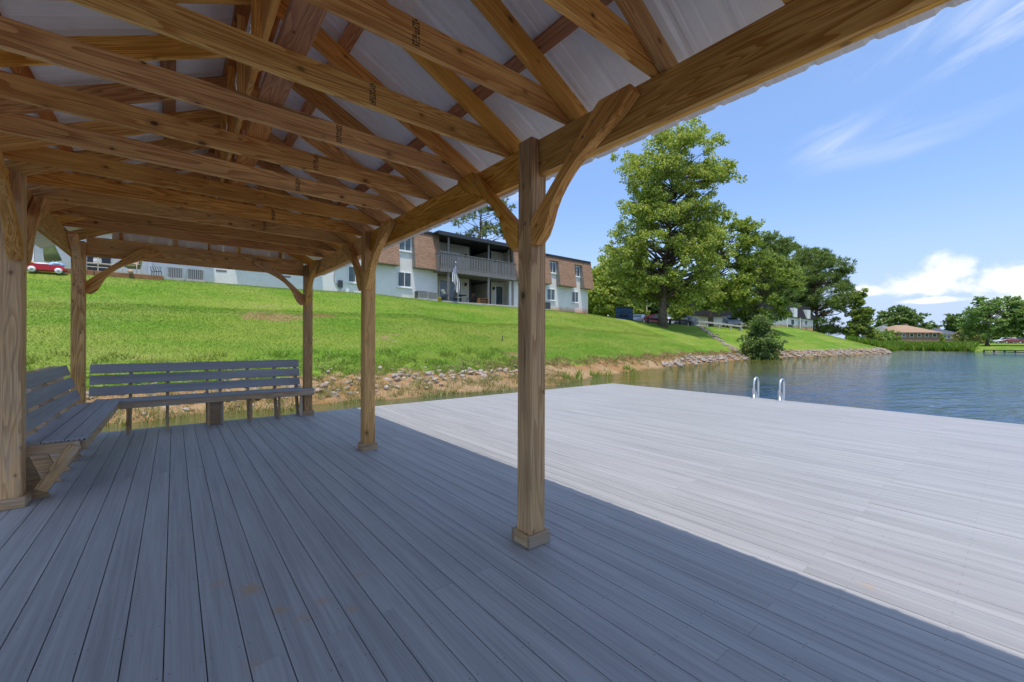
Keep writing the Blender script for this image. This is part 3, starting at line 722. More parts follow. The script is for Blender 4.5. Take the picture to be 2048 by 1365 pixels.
# ribbed roof sheets
def rib_profile(w):
    pts = []; pitch = 0.2286
    for r in range(4):
        y = r * pitch
        pts += [(y + 0.0, 0), (y + 0.068, 0), (y + 0.073, 0.003), (y + 0.083, 0.003), (y + 0.088, 0), (y + 0.138, 0), (y + 0.143, 0.003), (y + 0.153, 0.003), (y + 0.158, 0), (y + 0.178, 0), (y + 0.194, 0.019), (y + 0.212, 0.019)]
    pts.append((4 * pitch, 0))
    return pts
RP = rib_profile(0.914)
XEAVE = 2.455
def roof_sheet(sgn):
    L = (XEAVE - CX - 0.005) / CT; V, F = [], []
    n = len(RP)
    for t in (0.0, 0.0022):
        for u in (0.0, L):
            for yy, hh in RP: V.append((u, yy, hh + t))
    for j in range(n - 1):
        F.append((j, j + 1, n + j + 1, n + j)[::-1]); b = 2 * n; F.append((b + j, b + j + 1, b + n + j + 1, b + n + j))
        F.append((n + j, n + j + 1, b + n + j + 1, b + n + j)); F.append((j, j + 1, b + j + 1, b + j)[::-1])
    return mesh_from(V, F, 'roof_sheet')
sheets = {}
for sgn, nv in ((1, nr), (-1, nl)):
    me = roof_sheet(sgn); me.materials.append(M['roof'])
    X = Vector((sgn * CT, 0, -math.sin(TH))); Y = Vector((0, 1, 0)) ; Z = nv
    if sgn < 0: me.transform(Matrix.Diagonal((1, -1, 1, 1))); me.flip_normals(); Y = Vector((0, -1, 0))
    for k in range(12):
        y0 = -1.60 + k * 0.9144
        if y0 > 9.0: break
        o = link('roof_sheet', me)
        m = Matrix((X, Y, Z)).transposed().to_4x4()
        st = Vector((CX + sgn * 0.004, y0, under_z(CX + 0.004) + (0.1415 + 0.0385 + 0.0015 * (k % 2)) / CT))
        m.translation = st; o.matrix_world = m; o.matrix_basis = m; adopt(o, pav)
ROOF_Y1 = -1.60 + 12 * 0.9144
member('ridge_cap', (CX, -1.8, under_z(CX) + 0.232), (CX, ROOF_Y1, under_z(CX) + 0.232), 0.16, 0.02, M['roof'], pav)
# metal clad gable with its studs
for kx in range(11):
    xg = -0.72 + kx * 0.2286
    for a, b, off in ((xg, xg + 0.19, 0.0), (xg + 0.191, xg + 0.2276, 0.016)):
        za = min(under_z(max(a, mir(a))), under_z(max(b, mir(b)))) + 0.10
        if za < 2.9: continue
        pts = [(a, 2.85), (b, 2.85), (b, under_z(max(b, mir(b))) + 0.15), (a, under_z(max(a, mir(a))) + 0.15)]
        extrude_poly('gable_panel', pts, lambda px, pz: (px, 8.575 + off, pz), (0, 0.003, 0), M['roof'], pav)
for xs_ in (-0.62, 0.02, 0.445, 0.87, 1.5):
    member('gable_stud', (xs_, 8.545, 2.74), (xs_, 8.545, under_z(max(xs_, mir(xs_))) + 0.02), 0.038, 0.038, M['wood'], pav, (1, 0, 0))

# ------------------------------------------------------------------ corner bench
bench = thing('corner_bench', 'L shaped corner bench with grey composite slats on a timber frame', 'bench', (-0.9, 8.2, 0))
def grooved(L, w=0.139, t=0.0245):
    prof = [(-w / 2, 0), (w / 2, 0), (w / 2, -t)]
    for g in range(4):
        c = w / 2 - 0.02 - g * 0.033
        for a in (0, 45, 90, 135, 180): prof.append((c + 0.0105 * math.cos(math.radians(a)), -t + 0.0145 * math.sin(math.radians(a))))
    prof.append((-w / 2, -t)); n = len(prof)
    V = [(-L / 2, p[0], p[1]) for p in prof] + [(L / 2, p[0], p[1]) for p in prof]
    F = [tuple(range(n)), tuple(range(n, 2 * n))[::-1]] + [(i, n + i, n + (i + 1) % n, (i + 1) % n)[::-1] for i in range(n)]
    return mesh_from(V, F, 'seat_slat')
def seat_slat(p0, p1):
    p0, p1 = Vector(p0), Vector(p1); X = (p1 - p0).normalized(); o = link('seat_slat', grooved((p1 - p0).length), M['slat'])
    Z = Vector((0, 0, 1)); m = Matrix((X, Z.cross(X), Z)).transposed().to_4x4(); m.translation = (p0 + p1) / 2; o.matrix_world = m; o.matrix_basis = m; adopt(o, bench)
for xc in (-0.684, -0.830, -0.976): seat_slat((xc, 5.42, 0.50), (xc, 8.70 if xc > -0.95 else 8.36, 0.50))
for yc, xe in ((8.331, 2.03), (8.477, 1.855), (8.623, 1.855)): seat_slat((-0.612, yc, 0.50), (xe, yc, 0.50))
sw = 0.139
lean = Vector((-0.295, 0, 1)).normalized()
for z in (0.632, 0.803, 0.974):
    xs_ = -0.998 - 0.295 * (z - 0.5); member('back_slat', (xs_, 5.44, z), (xs_, 8.30, z), 0.024, sw, M['slat'], bench, lean, 0.003)
leanf = Vector((0, 0.295, 1)).normalized()
for z in (0.617, 0.785, 0.950):
    y_ = 8.68 + 0.295 * (z - 0.5); member('back_slat', (-0.975, y_, z), (1.865, y_, z), 0.024, sw, M['slat'], bench, leanf, 0.003)
member('apron', (-0.640, 5.46, 0.428), (-0.640, 8.29, 0.428), 0.038, 0.089, M['benchwood'], bench)
member('apron', (-0.618, 8.285, 0.428), (2.02, 8.285, 0.428), 0.038, 0.089, M['benchwood'], bench)
for y in (5.43, 5.957, 6.40, 6.84, 7.05, 7.52, 7.98):
    pts = [(-0.85, 0.002), (-0.99, 0.002), (-1.30, 1.04), (-1.178, 1.04), (-1.012, 0.48)]
    extrude_poly('back_support', pts, lambda a, b: (a, y, b), (0, 0.038, 0), M['benchwood'], bench)
    member('seat_support', (-1.03, y - 0.0195, 0.4285), (-0.662, y - 0.0195, 0.4285), 0.037, 0.089, M['benchwood'], bench)
    member('leg_brace', (-0.895, y - 0.0195 - 0.038, 0.085), (-0.688, y - 0.0195 - 0.038, 0.445), 0.037, 0.086, M['benchwood'], bench, (1, 0, -0.5))
for x, wd in ((-0.541, 0.038), (-0.095, 0.038), (0.42, 0.038), (0.60, 0.038), (1.007, 0.038), (1.432, 0.038), (1.79, 0.038)):
    pts = [(8.555, 0.002), (8.66, 0.002), (8.95, 1.02), (8.853, 1.02), (8.695, 0.48)]
    yy0 = -0.02
    member('leg', (x + wd / 2, 8.328, 0.002), (x + wd / 2, 8.328, 0.383), 0.038, 0.045, M['benchwood'], bench, (0, 1, 0))
    extrude_poly('back_support', [(a + yy0 + 0.02, b) for a, b in pts], lambda a, b: (x, a, b), (wd, 0, 0), M['benchwood'], bench)
    member('seat_support', (x + wd + 0.0195, 8.306, 0.4285), (x + wd + 0.0195, 8.66, 0.4285), 0.037, 0.088, M['benchwood'], bench)
box_at('center_board', 0.462, 0.596, 8.42, 8.458, 0.002, 0.383, M['benchwood'], bench)

# ------------------------------------------------------------------ swim ladder
lad = thing('swim_ladder', 'aluminium swim ladder with two hooped handrails at the deck edge', 'ladder', (11.27, 3.9, 0))
for y in (4.175, 3.61):
    xa_, xb_ = 11.125, 11.395; r = (xb_ - xa_) / 2; pts = [(xa_, y, 0.004), (xa_, y, 0.37)]
    for a in range(165, -1, -15): pts.append((xa_ + r + r * math.cos(math.radians(a)), y, 0.37 + r * math.sin(math.radians(a))))
    pts += [(xb_, y, -0.2), (xb_, y, -1.35)]
    tube('handrail', [(pts, 0.0215)], M['alu'], lad, 10)
    box_at('base_plate', xa_ - 0.05, xb_ - 0.09, y - 0.045, y + 0.045, 0.0015, 0.008, M['alu'], lad, 0.002)
    extrude_poly('gusset', [(xa_ + 0.012, 0.008), (xa_ + 0.15, 0.008), (xa_ + 0.012, 0.22)], lambda a, b: (a, y - 0.036, b), (0, 0.006, 0), M['alu'], lad)
    box_at('upright_bracket', xa_ - 0.026, xa_ + 0.018, y + 0.026, y + 0.034, 0.008, 0.24, M['alu'], lad, 0.002)
for z in (-0.36, -0.64, -0.92, -1.2):
    member('rung', (11.395, 3.61, z), (11.395, 4.175, z), 0.06, 0.025, M['alu'], lad)

# ------------------------------------------------------------------ apartment building on the hill
FY = 31.5
apt = thing('apartment_building', 'long white brick apartment block with red brown mansard roof and grey balcony', 'building', (12, 33, 4.5))
B = lambda n, x0, x1, y0, y1, z0, z1, m, p=None: box_at(n, x0, x1, y0, y1, z0, z1, M[m], p or apt, 0.01)
B('wall', -14, 17.42, FY, FY + 0.25, 3.9, 10.3, 'brick'); B('wall', 25.3, 36.9, FY, FY + 0.25, 3.9, 10.3, 'brick')
B('end_wall', 36.65, 36.898, FY + 0.252, 43, 3.9, 10.3, 'brick'); B('back_wall', -14, 36.64, 42.75, 43, 3.9, 10.3, 'brick')
B('recess_wall', 17.2, 21.5, 32.8, 33.0, 4.3, 10.2, 'cream'); B('recess_wall', 24.0, 25.6, 32.8, 33.0, 4.3, 10.2, 'cream')
B('recess_wall', 17.1, 17.19, FY + 0.252, 32.99, 4.3, 10.2, 'cream'); B('recess_wall', 25.601, 25.7, FY + 0.252, 33.2, 4.3, 10.2, 'cream')
B('passage_wall', 21.3, 21.499, 33.01, 42.7, 4.3, 10.2, 'cream'); B('passage_wall', 24.001, 24.2, 33.01, 42.7, 4.3, 10.2, 'cream')
B('corner_board', 23.86, 23.998, 32.72, 32.84, 4.3, 10.1, 'black'); B('corner_board', 21.5, 21.62, 32.72, 32.84, 4.3, 10.1, 'black')
B('passage_floor', 21.5, 24.0, 32.8, 42.7, 7.1, 7.3, 'fascia')
roof_p = B('roof', -14.2, 37.0, 31.25, 43.2, 10.36, 10.46, 'fascia')
B('fascia', 16.75, 25.4, 30.05, 30.15, 10.08, 10.40, 'fascia', roof_p); B('balcony_roof', 16.75, 25.4, 30.151, 31.24, 10.30, 10.42, 'fascia', roof_p)
B('fascia', -14.2, 16.749, 31.18, 31.249, 10.30, 10.48, 'fascia', roof_p); B('fascia', 25.401, 37.0, 31.18, 31.249, 10.30, 10.48, 'fascia', roof_p)
B('vent_pipe', 20.2, 20.28, 31.6, 31.68, 10.461, 10.8, 'fascia', roof_p); B('vent_pipe', 14.0, 14.08, 31.6, 31.68, 10.461, 10.8, 'fascia', roof_p)
# mansard: sloping shingled panels with slots for the windows
slots = [(1.5, 2.75), (7.8, 8.85), (9.95, 11.15), (13.75, 15.1), (30.45, 31.75), (34.25, 35.55)]
def mans(x0, x1, z0=7.30, z1=10.34):
    ybot = 30.82 + (z0 - 7.30) * 0.155; ytop = 30.82 + (z1 - 7.30) * 0.155
    return extrude_poly('mansard_panel', [(ybot, z0), (ytop, z1), (FY - 0.004, z1), (FY - 0.004, z0)], lambda a, b: (x0, a, b), (x1 - x0, 0, 0), M['shingle'], apt)
def cheek(x, into):
    extrude_poly('mansard_cheek', [(30.86, 7.325), (31.27, 10.0), (FY - 0.006, 10.0), (FY - 0.006, 7.325)], lambda a, b: (x, a, b), (into, 0, 0), M['cheek'], apt)
edges = [-14.0] + [e for s_ in slots[:4] for e in s_] + [17.42]
for a, b in zip(edges[0::2], edges[1::2]): mans(a, b)
edges = [25.32] + [e for s_ in slots[4:] for e in s_] + [37.15]
for a, b in zip(edges[0::2], edges[1::2]): mans(a, b)
B('soffit', -14, 17.4, 30.84, FY - 0.01, 7.272, 7.296, 'cheek'); B('soffit', 25.34, 37.1, 30.84, FY - 0.01, 7.272, 7.296, 'cheek')
for o in [o for o in apt.children if o.name.startswith('soffit')]: bpy.data.objects.remove(o)
for a, b in slots:
    mans(a + 0.002, b - 0.002, 9.86); cheek(a + 0.001, 0.012); cheek(b - 0.013, 0.012)
for a, b in zip([-14.0, 2.75, 8.85, 11.15, 15.1, 25.34, 31.75, 35.55], [1.5, 7.8, 9.95, 13.75, 17.4, 30.45, 34.25, 37.1]):
    B('soffit', a, b, 30.84, FY - 0.01, 7.274, 7.297, 'cheek')
def window(x0, x1, z0, z1, y=FY, parent=None, split=0.5, sill=True):
    w = B('window', x0, x1, y - 0.05, y - 0.002, z0, z1, 'white', parent)
    t = 0.07; xm = x0 + (x1 - x0) * split
    B('pane', x0 + t, xm - 0.03, y - 0.056, y - 0.051, z0 + t, z1 - t, 'glass', w); B('pane', xm + 0.03, x1 - t, y - 0.056, y - 0.051, z0 + t, z1 - t, 'glass', w)
    for a, b, c, d in ((x0, x1, z0, z0 + t), (x0, x1, z1 - t, z1), (x0, x0 + t, z0 + t, z1 - t), (x1 - t, x1, z0 + t, z1 - t), (xm - 0.03, xm + 0.03, z0 + t, z1 - t)):
        B('frame', a, b, y - 0.085, y - 0.051, c, d, 'white', w)
    if sill: B('sill', x0 - 0.08, x1 + 0.08, y - 0.12, y - 0.001, z0 - 0.09, z0 - 0.003, 'white', w)
for a, b in slots:
    window(a + 0.12, b - 0.12, 8.6, 9.78)
for a, b in ((9.95, 11.05), (13.8, 15.0), (30.3, 31.5), (34.1, 35.2)): window(a, b, 5.68, 6.9)
for a in (-2.2, 4.6): B('crawl_vent', a, a + 0.5, FY - 0.02, FY - 0.001, 6.02, 6.2, 'greypaint')
for a in (2.0, 5.6): B('crawl_vent', a, a + 0.55, FY - 0.02, FY - 0.001, 5.62, 5.74, 'greypaint')
# balcony
bal = B('balcony', 17.0, 25.15, 30.32, 32.79, 7.14, 7.34, 'greypaint')
B('rim_beam', 16.98, 25.17, 30.26, 30.319, 7.10, 7.46, 'greypaint', bal)
B('top_rail', 16.98, 25.17, 30.22, 30.33, 8.66, 8.72, 'greypaint', bal); B('bottom_rail', 17.0, 25.15, 30.30, 30.34, 7.50, 7.60, 'greypaint', bal)
x = 17.05
while x < 25.1:
    B('baluster', x, x + 0.115, 30.255, 30.285, 7.461, 8.655, 'greypaint', bal); x += 0.172
y = 30.35
while y < 31.4:
    B('baluster', 16.955, 16.98, y, y + 0.12, 7.15, 8.655, 'greypaint', bal); y += 0.135
B('top_rail', 16.94, 17.04, 30.331, 31.48, 8.66, 8.72, 'greypaint', bal)
for px_ in (17.85, 22.0, 24.85):
    B('porch_post', px_ - 0.09, px_ + 0.09, 30.34, 30.52, 4.5, 7.139, 'greypaint'); B('porch_post', px_ - 0.06, px_ + 0.06, 30.345, 30.465, 7.341, 10.07, 'greypaint')
def door(x0, x1, z0, z1, y=32.8, glassy=True):
    d = B('door', x0, x1, y - 0.05, y - 0.002, z0, z1, 'white'); t = 0.08
    B('pane', x0 + t, x1 - t, y - 0.058, y - 0.051, z0 + t, z1 - t, 'glass', d)
    B('handle', x1 - t - 0.06, x1 - t - 0.03, y - 0.09, y - 0.059, (z0 + z1) / 2 - 0.1, (z0 + z1) / 2 + 0.1, 'black', d)
door(18.3, 20.6, 4.73, 6.85); door(24.55, 25.5, 4.73, 6.85); door(18.3, 20.3, 7.35, 9.4); door(24.75, 25.55, 7.35, 9.4)
for i, (lx, lz) in enumerate(((21.05, 6.55), (24.3, 6.45), (21.05, 9.25), (24.4, 9.15))):
    l = B('wall_lamp', lx - 0.06, lx + 0.06, 32.74, 32.799, lz - 0.1, lz + 0.12, 'black'); B('lamp_shade', lx - 0.09, lx + 0.09, 32.58, 32.739, lz - 0.02, lz + 0.2, 'black', l)
for k in range(16): B('siding_strip', 18.3 + k * 0.18, 18.33 + k * 0.18, 32.78, 32.799, 9.45, 10.15, 'cheek')
mb = B('meter_box', 9.25, 9.55, FY - 0.18, FY - 0.002, 5.25, 5.75, 'ac_dark')
tube('conduit', [([(9.0, FY - 0.04, 7.1), (8.98, FY - 0.04, 5.9), (9.02, FY - 0.05, 5.6), (9.25, FY - 0.08, 5.35)], 0.03), ([(9.42, FY - 0.1, 5.2), (9.4, FY - 0.12, 4.5)], 0.035)], M['ac'], mb, 6)
B('utility_pedestal', 9.72, 9.95, FY - 0.35, FY - 0.15, 4.4, 5.15, 'white')
# left end: porch post and a brown door
B('porch_post', -5.42, -5.28, 30.3, 30.44, 4.6, 7.27, 'white'); B('door', -7.6, -6.3, FY - 0.06, FY - 0.002, 4.75, 6.9, 'cheek'); B('door', -3.6, -2.7, FY - 0.06, FY - 0.002, 4.75, 6.85, 'fascia')
B('downpipe', -1.15, -0.98, FY - 0.14, FY - 0.002, 4.7, 7.27, 'white')

patio_r = tag(box_at('patio', 17.05, 26.2, 29.95, 32.79, 4.1, 4.66, M['concrete'], None, 0.02), kind='structure')
patio_l = tag(box_at('patio', -11, -0.45, 29.3, FY - 0.005, 4.0, 4.80, M['concrete'], None, 0.02), kind='structure')
for a in range(4): box_at('edging_timber', -11 + a * 2.64, -11 + a * 2.64 + 2.62, 29.16, 29.298, 4.5, 4.815, M['woodcrate'], patio_l, 0.015)

# air conditioners
def ac_unit(x, y, w, d, h, label, slat=True, mat='ac'):
    zb = max(gz(x, y - d / 2), gz(x, y + d / 2)) ; zb = zb if not (-11 < x < -0.45) else 4.8
    t = thing('air_conditioner', label, 'air conditioner', (x, y, zb), 'outdoor cooling units along the apartment wall')
    box_at('base_pad', x - w / 2 - 0.05, x + w / 2 + 0.05, y - d / 2 - 0.05, y + d / 2 + 0.05, zb - 0.5, zb + 0.05, M['concrete'], t)
    box_at('coil', x - w / 2 + 0.025, x + w / 2 - 0.025, y - d / 2 + 0.025, y + d / 2 - 0.025, zb + 0.052, zb + h - 0.05, M['ac_dark'], t)
    box_at('lid', x - w / 2, x + w / 2, y - d / 2, y + d / 2, zb + h - 0.049, zb + h, M[mat], t)
    for sx in (-1, 1):
        for sy in (-1, 1): box_at('corner_post', x + sx * (w / 2 - 0.02) - 0.02, x + sx * (w / 2 - 0.02) + 0.02, y + sy * (d / 2 - 0.02) - 0.02, y + sy * (d / 2 - 0.02) + 0.02, zb + 0.051, zb + h - 0.05, M[mat], t)
    n = 9
    for k in range(n):
        if slat:
            xx = x - w / 2 + 0.06 + (w - 0.12) * k / (n - 1); box_at('grille_slat', xx - 0.018, xx + 0.018, y - d / 2 - 0.004, y - d / 2 + 0.02, zb + 0.052, zb + h - 0.05, M[mat], t, 0.002)
        else:
            zz = zb + 0.1 + (h - 0.2) * k / (n - 1); box_at('grille_slat', x - w / 2 + 0.041, x + w / 2 - 0.041, y - d / 2 - 0.004, y - d / 2 + 0.02, zz - 0.012, zz + 0.012, M[mat], t, 0.002)
    return t
ac_unit(0.04, 30.3, 0.72, 0.7, 0.66, 'ribbed grey cooling unit beside the black plant stand, left of the pair')
ac_unit(0.95, 30.3, 0.8, 0.7, 0.66, 'ribbed beige cooling unit by the left brick wall, right of the pair')
ac_unit(15.35, 30.4, 0.82, 0.75, 0.62, 'low grilled cooling unit below the left window strip, left of two', False)
ac_unit(16.2, 30.4, 0.8, 0.75, 0.60, 'low grilled cooling unit next to the yellow bucket', False)
ac_unit(29.75, 31.0, 0.7, 0.6, 0.75, 'small dark cooling unit at the right end wall of the apartment block', True, 'ac_dark')

# ------------------------------------------------------------------ patio clutter
zl = 4.802
wag = thing('toy_wagon', 'red plastic toy wagon with white wheels at the top of the lawn', 'wagon', (-4.62, 28.75, gz(-4.62, 28.75)))
wz = gz(-4.62, 28.75) + 0.02
extrude_poly('body', [(-5.2, wz + 0.16), (-5.26, wz + 0.42), (-5.0, wz + 0.40), (-4.7, wz + 0.35), (-4.3, wz + 0.37), (-4.1, wz + 0.36), (-3.98, wz + 0.2), (-4.02, wz + 0.13), (-4.3, wz + 0.11), (-4.9, wz + 0.11)], lambda a, b: (a, 28.5, b), (0, 0.5, 0), M['red'], wag)
for wx in (-5.03, -4.2):
    for wy in (28.45, 29.05):
        w = lathe('wheel', [(0.02, -0.045), (0.125, -0.045), (0.13, 0.0), (0.125, 0.045), (0.02, 0.045)], M['white'], (wx, wy, wz + 0.115), None, 18); w.rotation_euler = (math.pi / 2, 0, 0); adopt(w, wag)
        h_ = lathe('hub', [(0.05, -0.05), (0.05, 0.05)], M['ac'], (wx, wy, wz + 0.115), None, 10); h_.rotation_euler = (math.pi / 2, 0, 0); adopt(h_, w)
tube('handle', [([(-4.0, 28.75, wz + 0.18), (-3.8, 28.75, wz + 0.06), (-3.62, 28.72, wz + 0.04)], 0.016)], M['black'], wag, 6)
tw = thing('beach_towel', 'blue and white bundled towel piled in the red toy wagon', 'towel', (-4.35, 28.75, wz + 0.37))
def lump(name, c, r, mat, parent, seed, n=10):
    rr = random.Random(seed); V, F = [], []
    for i in range(n + 1):
        for k in range(2 * n):
            th = math.pi * i / n; ph = math.pi * k / n
            q = 1 + 0.16 * math.sin(3 * ph + seed) * math.sin(2 * th + seed) + 0.09 * rr.uniform(-1, 1)
            V.append((c[0] + r[0] * q * math.sin(th) * math.cos(ph), c[1] + r[1] * q * math.sin(th) * math.sin(ph), c[2] + r[2] * q * math.cos(th)))
    m2 = 2 * n
    for i in range(n):
        for k in range(m2): F.append((i * m2 + k, i * m2 + (k + 1) % m2, (i + 1) * m2 + (k + 1) % m2, (i + 1) * m2 + k)[::-1])
    return link(name, mesh_from(V, F, name, True), M[mat], parent)
lump('cloth', (-4.3, 28.75, wz + 0.42), (0.26, 0.2, 0.12), 'bluecloth', tw, 3); lump('cloth', (-4.75, 28.75, wz + 0.4), (0.3, 0.2, 0.06), 'white', tw, 5)
ys_ = tag(tube('toy_shovel', [([(-5.35, 28.6, wz + 0.55), (-5.1, 28.7, wz + 0.44), (-4.9, 28.75, wz + 0.39)], 0.035)], M['yellow'], None, 6), 'yellow plastic toy shovel sticking out of the red wagon', 'toy')

def patio_chair(x, y, z, face, label, cushion='green'):
    """cushioned metal armchair; face is the direction it looks (radians from +Y, clockwise)"""
    t = thing('patio_chair', label, 'chair', (x, y, z))
    c, s = math.cos(-face), math.sin(-face)
    W = lambda a, b, h: (x + a * c - b * s, y + a * s + b * c, z + h)
    for sx in (-1, 1):
        tube('arm', [([W(sx * .3, .28, .01), W(sx * .3, .28, .55), W(sx * .3, .05, .6), W(sx * .3, -.25, .58)], 0.016)], M['ivory'], t, 6)
        tube('leg', [([W(sx * .3, -.2, .35), W(sx * .3, -.34, .01)], 0.016)], M['ivory'], t, 6); tube('back_post', [([W(sx * .26, -.2, .35), W(sx * .26, -.42, 1.0)], 0.016)], M['ivory'], t, 6)
    def pad(name, p0, p1, w, th, upv, mat):
        member(name, W(*p0), W(*p1), w, th, M[mat], t, upv, 0.04)
    pad('seat_cushion', (0, -.22, .42), (0, .28, .45), .54, .13, (0, 0, 1), cushion)
    bu = Vector(W(0, 1, .35)) - Vector((x, y, z)); pad('back_cushion', (0, -.22, .5), (0, -.42, 1.02), .54, .12, bu, cushion)
    pad('pillow', (0, -.1, .55), (0, -.2, .85), .42, .14, bu, 'flower')
    return t
patio_chair(-1.72, 29.85, zl, math.radians(200), 'ivory metal patio chair with olive cushions and a flowered pillow')
um = thing('patio_umbrella', 'folded olive green patio umbrella leaning by the white porch post', 'umbrella', (-4.7, 30.1, zl))
tube('pole', [([(-4.55, 30.1, zl), (-4.95, 30.15, zl + 2.3)], 0.022)], M['white'], um, 8)
tube('canopy', [([(-4.62, 30.1, zl + .45), (-4.7, 30.11, zl + .8), (-4.82, 30.12, zl + 1.5), (-4.94, 30.14, zl + 2.2)], [0.30, 0.26, 0.15, 0.03])], M['green'], um, 12)
gl = thing('garden_glider', 'pale wire frame garden seat standing before the dark door', 'bench', (-3.0, 29.8, zl))
for z_ in (0.25, 0.45, 0.8): member('rail', (-3.6, 29.6, zl + z_), (-2.4, 29.6, zl + z_), 0.03, 0.03, M['ivory'], gl)
for x_ in (-3.6, -3.0, -2.4): member('post', (x_, 29.6, zl + 0.002), (x_, 29.6, zl + 0.82), 0.03, 0.03, M['ivory'], gl, (1, 0, 0))
for y_ in (29.75, 29.9, 30.05): member('seat_slat', (-3.6, y_, zl + 0.46), (-2.4, y_, zl + 0.46), 0.09, 0.02, M['ivory'], gl)
for x_ in (-3.55, -2.45): member('leg', (x_, 30.05, zl + 0.002), (x_, 30.05, zl + 0.448), 0.03, 0.03, M['ivory'], gl, (1, 0, 0)); 
for x_ in (-3.5, -2.5): member('seat_bearer', (x_, 29.617, zl + 0.43), (x_, 30.1, zl + 0.43), 0.03, 0.035, M['ivory'], gl)
pot = tag(lathe('plant_pot', [(0.10, 0), (0.15, 0.04), (0.16, 0.16), (0.14, 0.24), (0.155, 0.26), (0.1, 0.26)], M['white'], (-3.05, 29.88, zl + 0.472), None, 16), 'round white pot standing on the pale garden seat', 'pot')
ps = thing('plant_stand', 'black wrought iron plant stand next to the cooling units', 'stand', (-0.62, 30.2, 4.6))
pz = max(4.802, 4.6)
for k in range(5): tube('scroll', [([(-0.98 + k * 0.1, 30.1, pz + 0.005), (-0.95 + k * 0.1, 30.12, pz + 0.3 + 0.08 * (k % 2)), (-1.02 + k * 0.1, 30.1, pz + 0.55), (-0.93 + k * 0.1, 30.1, pz + 0.6)], 0.014)], M['black'], ps, 5)
member('shelf', (-1.0, 30.12, pz + 0.34), (-0.55, 30.12, pz + 0.34), 0.2, 0.015, M['black'], ps)
ff = thing('garden_flower', 'pale round flower head on a stem below the olive patio chair', 'flower', (-1.75, 29.05, gz(-1.75, 29.05)))
fz = gz(-1.75, 29.05); tube('stem', [([(-1.75, 29.05, fz - 0.05), (-1.75, 29.05, fz + 0.3)], 0.012)], M['green'], ff, 5); lump('bloom', (-1.75, 29.05, fz + 0.36), (0.12, 0.12, 0.1), 'flower', ff, 8, 6)

zr = 4.662
bk = tag(lathe('bucket', [(0.10, 0), (0.15, 0.30), (0.165, 0.31), (0.165, 0.34), (0.14, 0.34), (0.10, 0.06)], M['yellow'], (16.78, 30.0, gz(16.78, 30.0) - 0.01), None, 18), 'yellow plastic bucket between the cooling units and the lawn chair', 'bucket')
lc = thing('lawn_chair', 'folding lawn chair with white webbing beside the grey porch post', 'chair', (17.4, 30.15, zr))
tube('frame', [([(17.15, 30.0, zr + 0.005), (17.55, 30.0, zr + 0.5), (17.2, 30.0, zr + 0.95)], 0.018), ([(17.15, 30.5, zr + 0.005), (17.55, 30.5, zr + 0.5), (17.2, 30.5, zr + 0.95)], 0.018), ([(17.62, 30.0, zr + 0.005), (17.25, 30.0, zr + 0.42), (17.7, 30.0, zr + 0.46)], 0.018), ([(17.62, 30.5, zr + 0.005), (17.25, 30.5, zr + 0.42), (17.7, 30.5, zr + 0.46)], 0.018)], M['black'], lc, 6)
member('backrest', (17.4, 30.25, zr + 0.6), (17.2, 30.25, zr + 0.95), 0.46, 0.03, M['white'], lc, (1, 0, 0.5)); member('seat', (17.27, 30.25, zr + 0.44), (17.68, 30.25, zr + 0.47), 0.46, 0.02, M['ac_dark'], lc)
gr = thing('barbecue_grill', 'black lidded barbecue grill on the covered patio', 'grill', (20.9, 31.2, zr))
lathe('bowl', [(0.05, 0.55), (0.2, 0.6), (0.28, 0.72), (0.28, 0.78), (0.24, 0.9), (0.08, 0.98)], M['black'], (20.9, 31.2, zr), gr, 18)
for a in range(3): an = a * 2.09; tube('leg', [([(20.9 + .12 * math.cos(an), 31.2 + .12 * math.sin(an), zr + .6), (20.9 + .27 * math.cos(an), 31.2 + .27 * math.sin(an), zr + .004)], 0.014)], M['black'], gr, 6)
tb = thing('patio_table', 'dark round patio table under the balcony behind the flag', 'table', (19.6, 31.2, zr))
lathe('table_top', [(0.02, 0.70), (0.5, 0.70), (0.5, 0.73), (0.02, 0.73)], M['black'], (19.6, 31.2, zr), tb, 22); lathe('pedestal', [(0.25, 0.002), (0.05, 0.06), (0.04, 0.69)], M['black'], (19.6, 31.2, zr), tb, 12)
for i, (cx_, cy_) in enumerate(((19.0, 30.75), (20.3, 30.8))):
    c_ = thing('dining_chair', ['dark slatted patio chair left of the round patio table', 'dark slatted patio chair right of the round patio table'][i], 'chair', (cx_, cy_, zr), 'chairs at the dark patio table')
    for sx in (-1, 1):
        for sy in (-1, 1): member('leg', (cx_ + sx * .2, cy_ + sy * .2, zr + .002), (cx_ + sx * .2, cy_ + sy * .2, zr + (.44 if sx * (1 - 2 * i) > 0 else .92)), .03, .03, M['black'], c_, (1, 0, 0))
    box_at('seat', cx_ - .23, cx_ + .23, cy_ - .23, cy_ + .23, zr + .441, zr + .47, M['rail_grey'] if i == 0 else M['black'], c_)
    bx_ = cx_ - .2 * (1 - 2 * i)
    for z_ in (.6, .74, .86): box_at('back_slat', bx_ - .012, bx_ + .012, cy_ - .184, cy_ + .184, zr + z_ - .035, zr + z_ + .035, M['woodcrate'], c_)
sh = thing('wooden_shelf', 'low orange brown wooden slatted shelf at the patio edge', 'shelf', (21.3, 30.25, zr))
for z_ in (.06, .25, .46): box_at('shelf_board', 20.86, 21.74, 30.1, 30.45, zr + z_, zr + z_ + .03, M['woodcrate'], sh)
for x_ in (20.83, 21.741): box_at('side_panel', x_, x_ + .028, 30.1, 30.45, zr + .002, zr + .49, M['woodcrate'], sh)
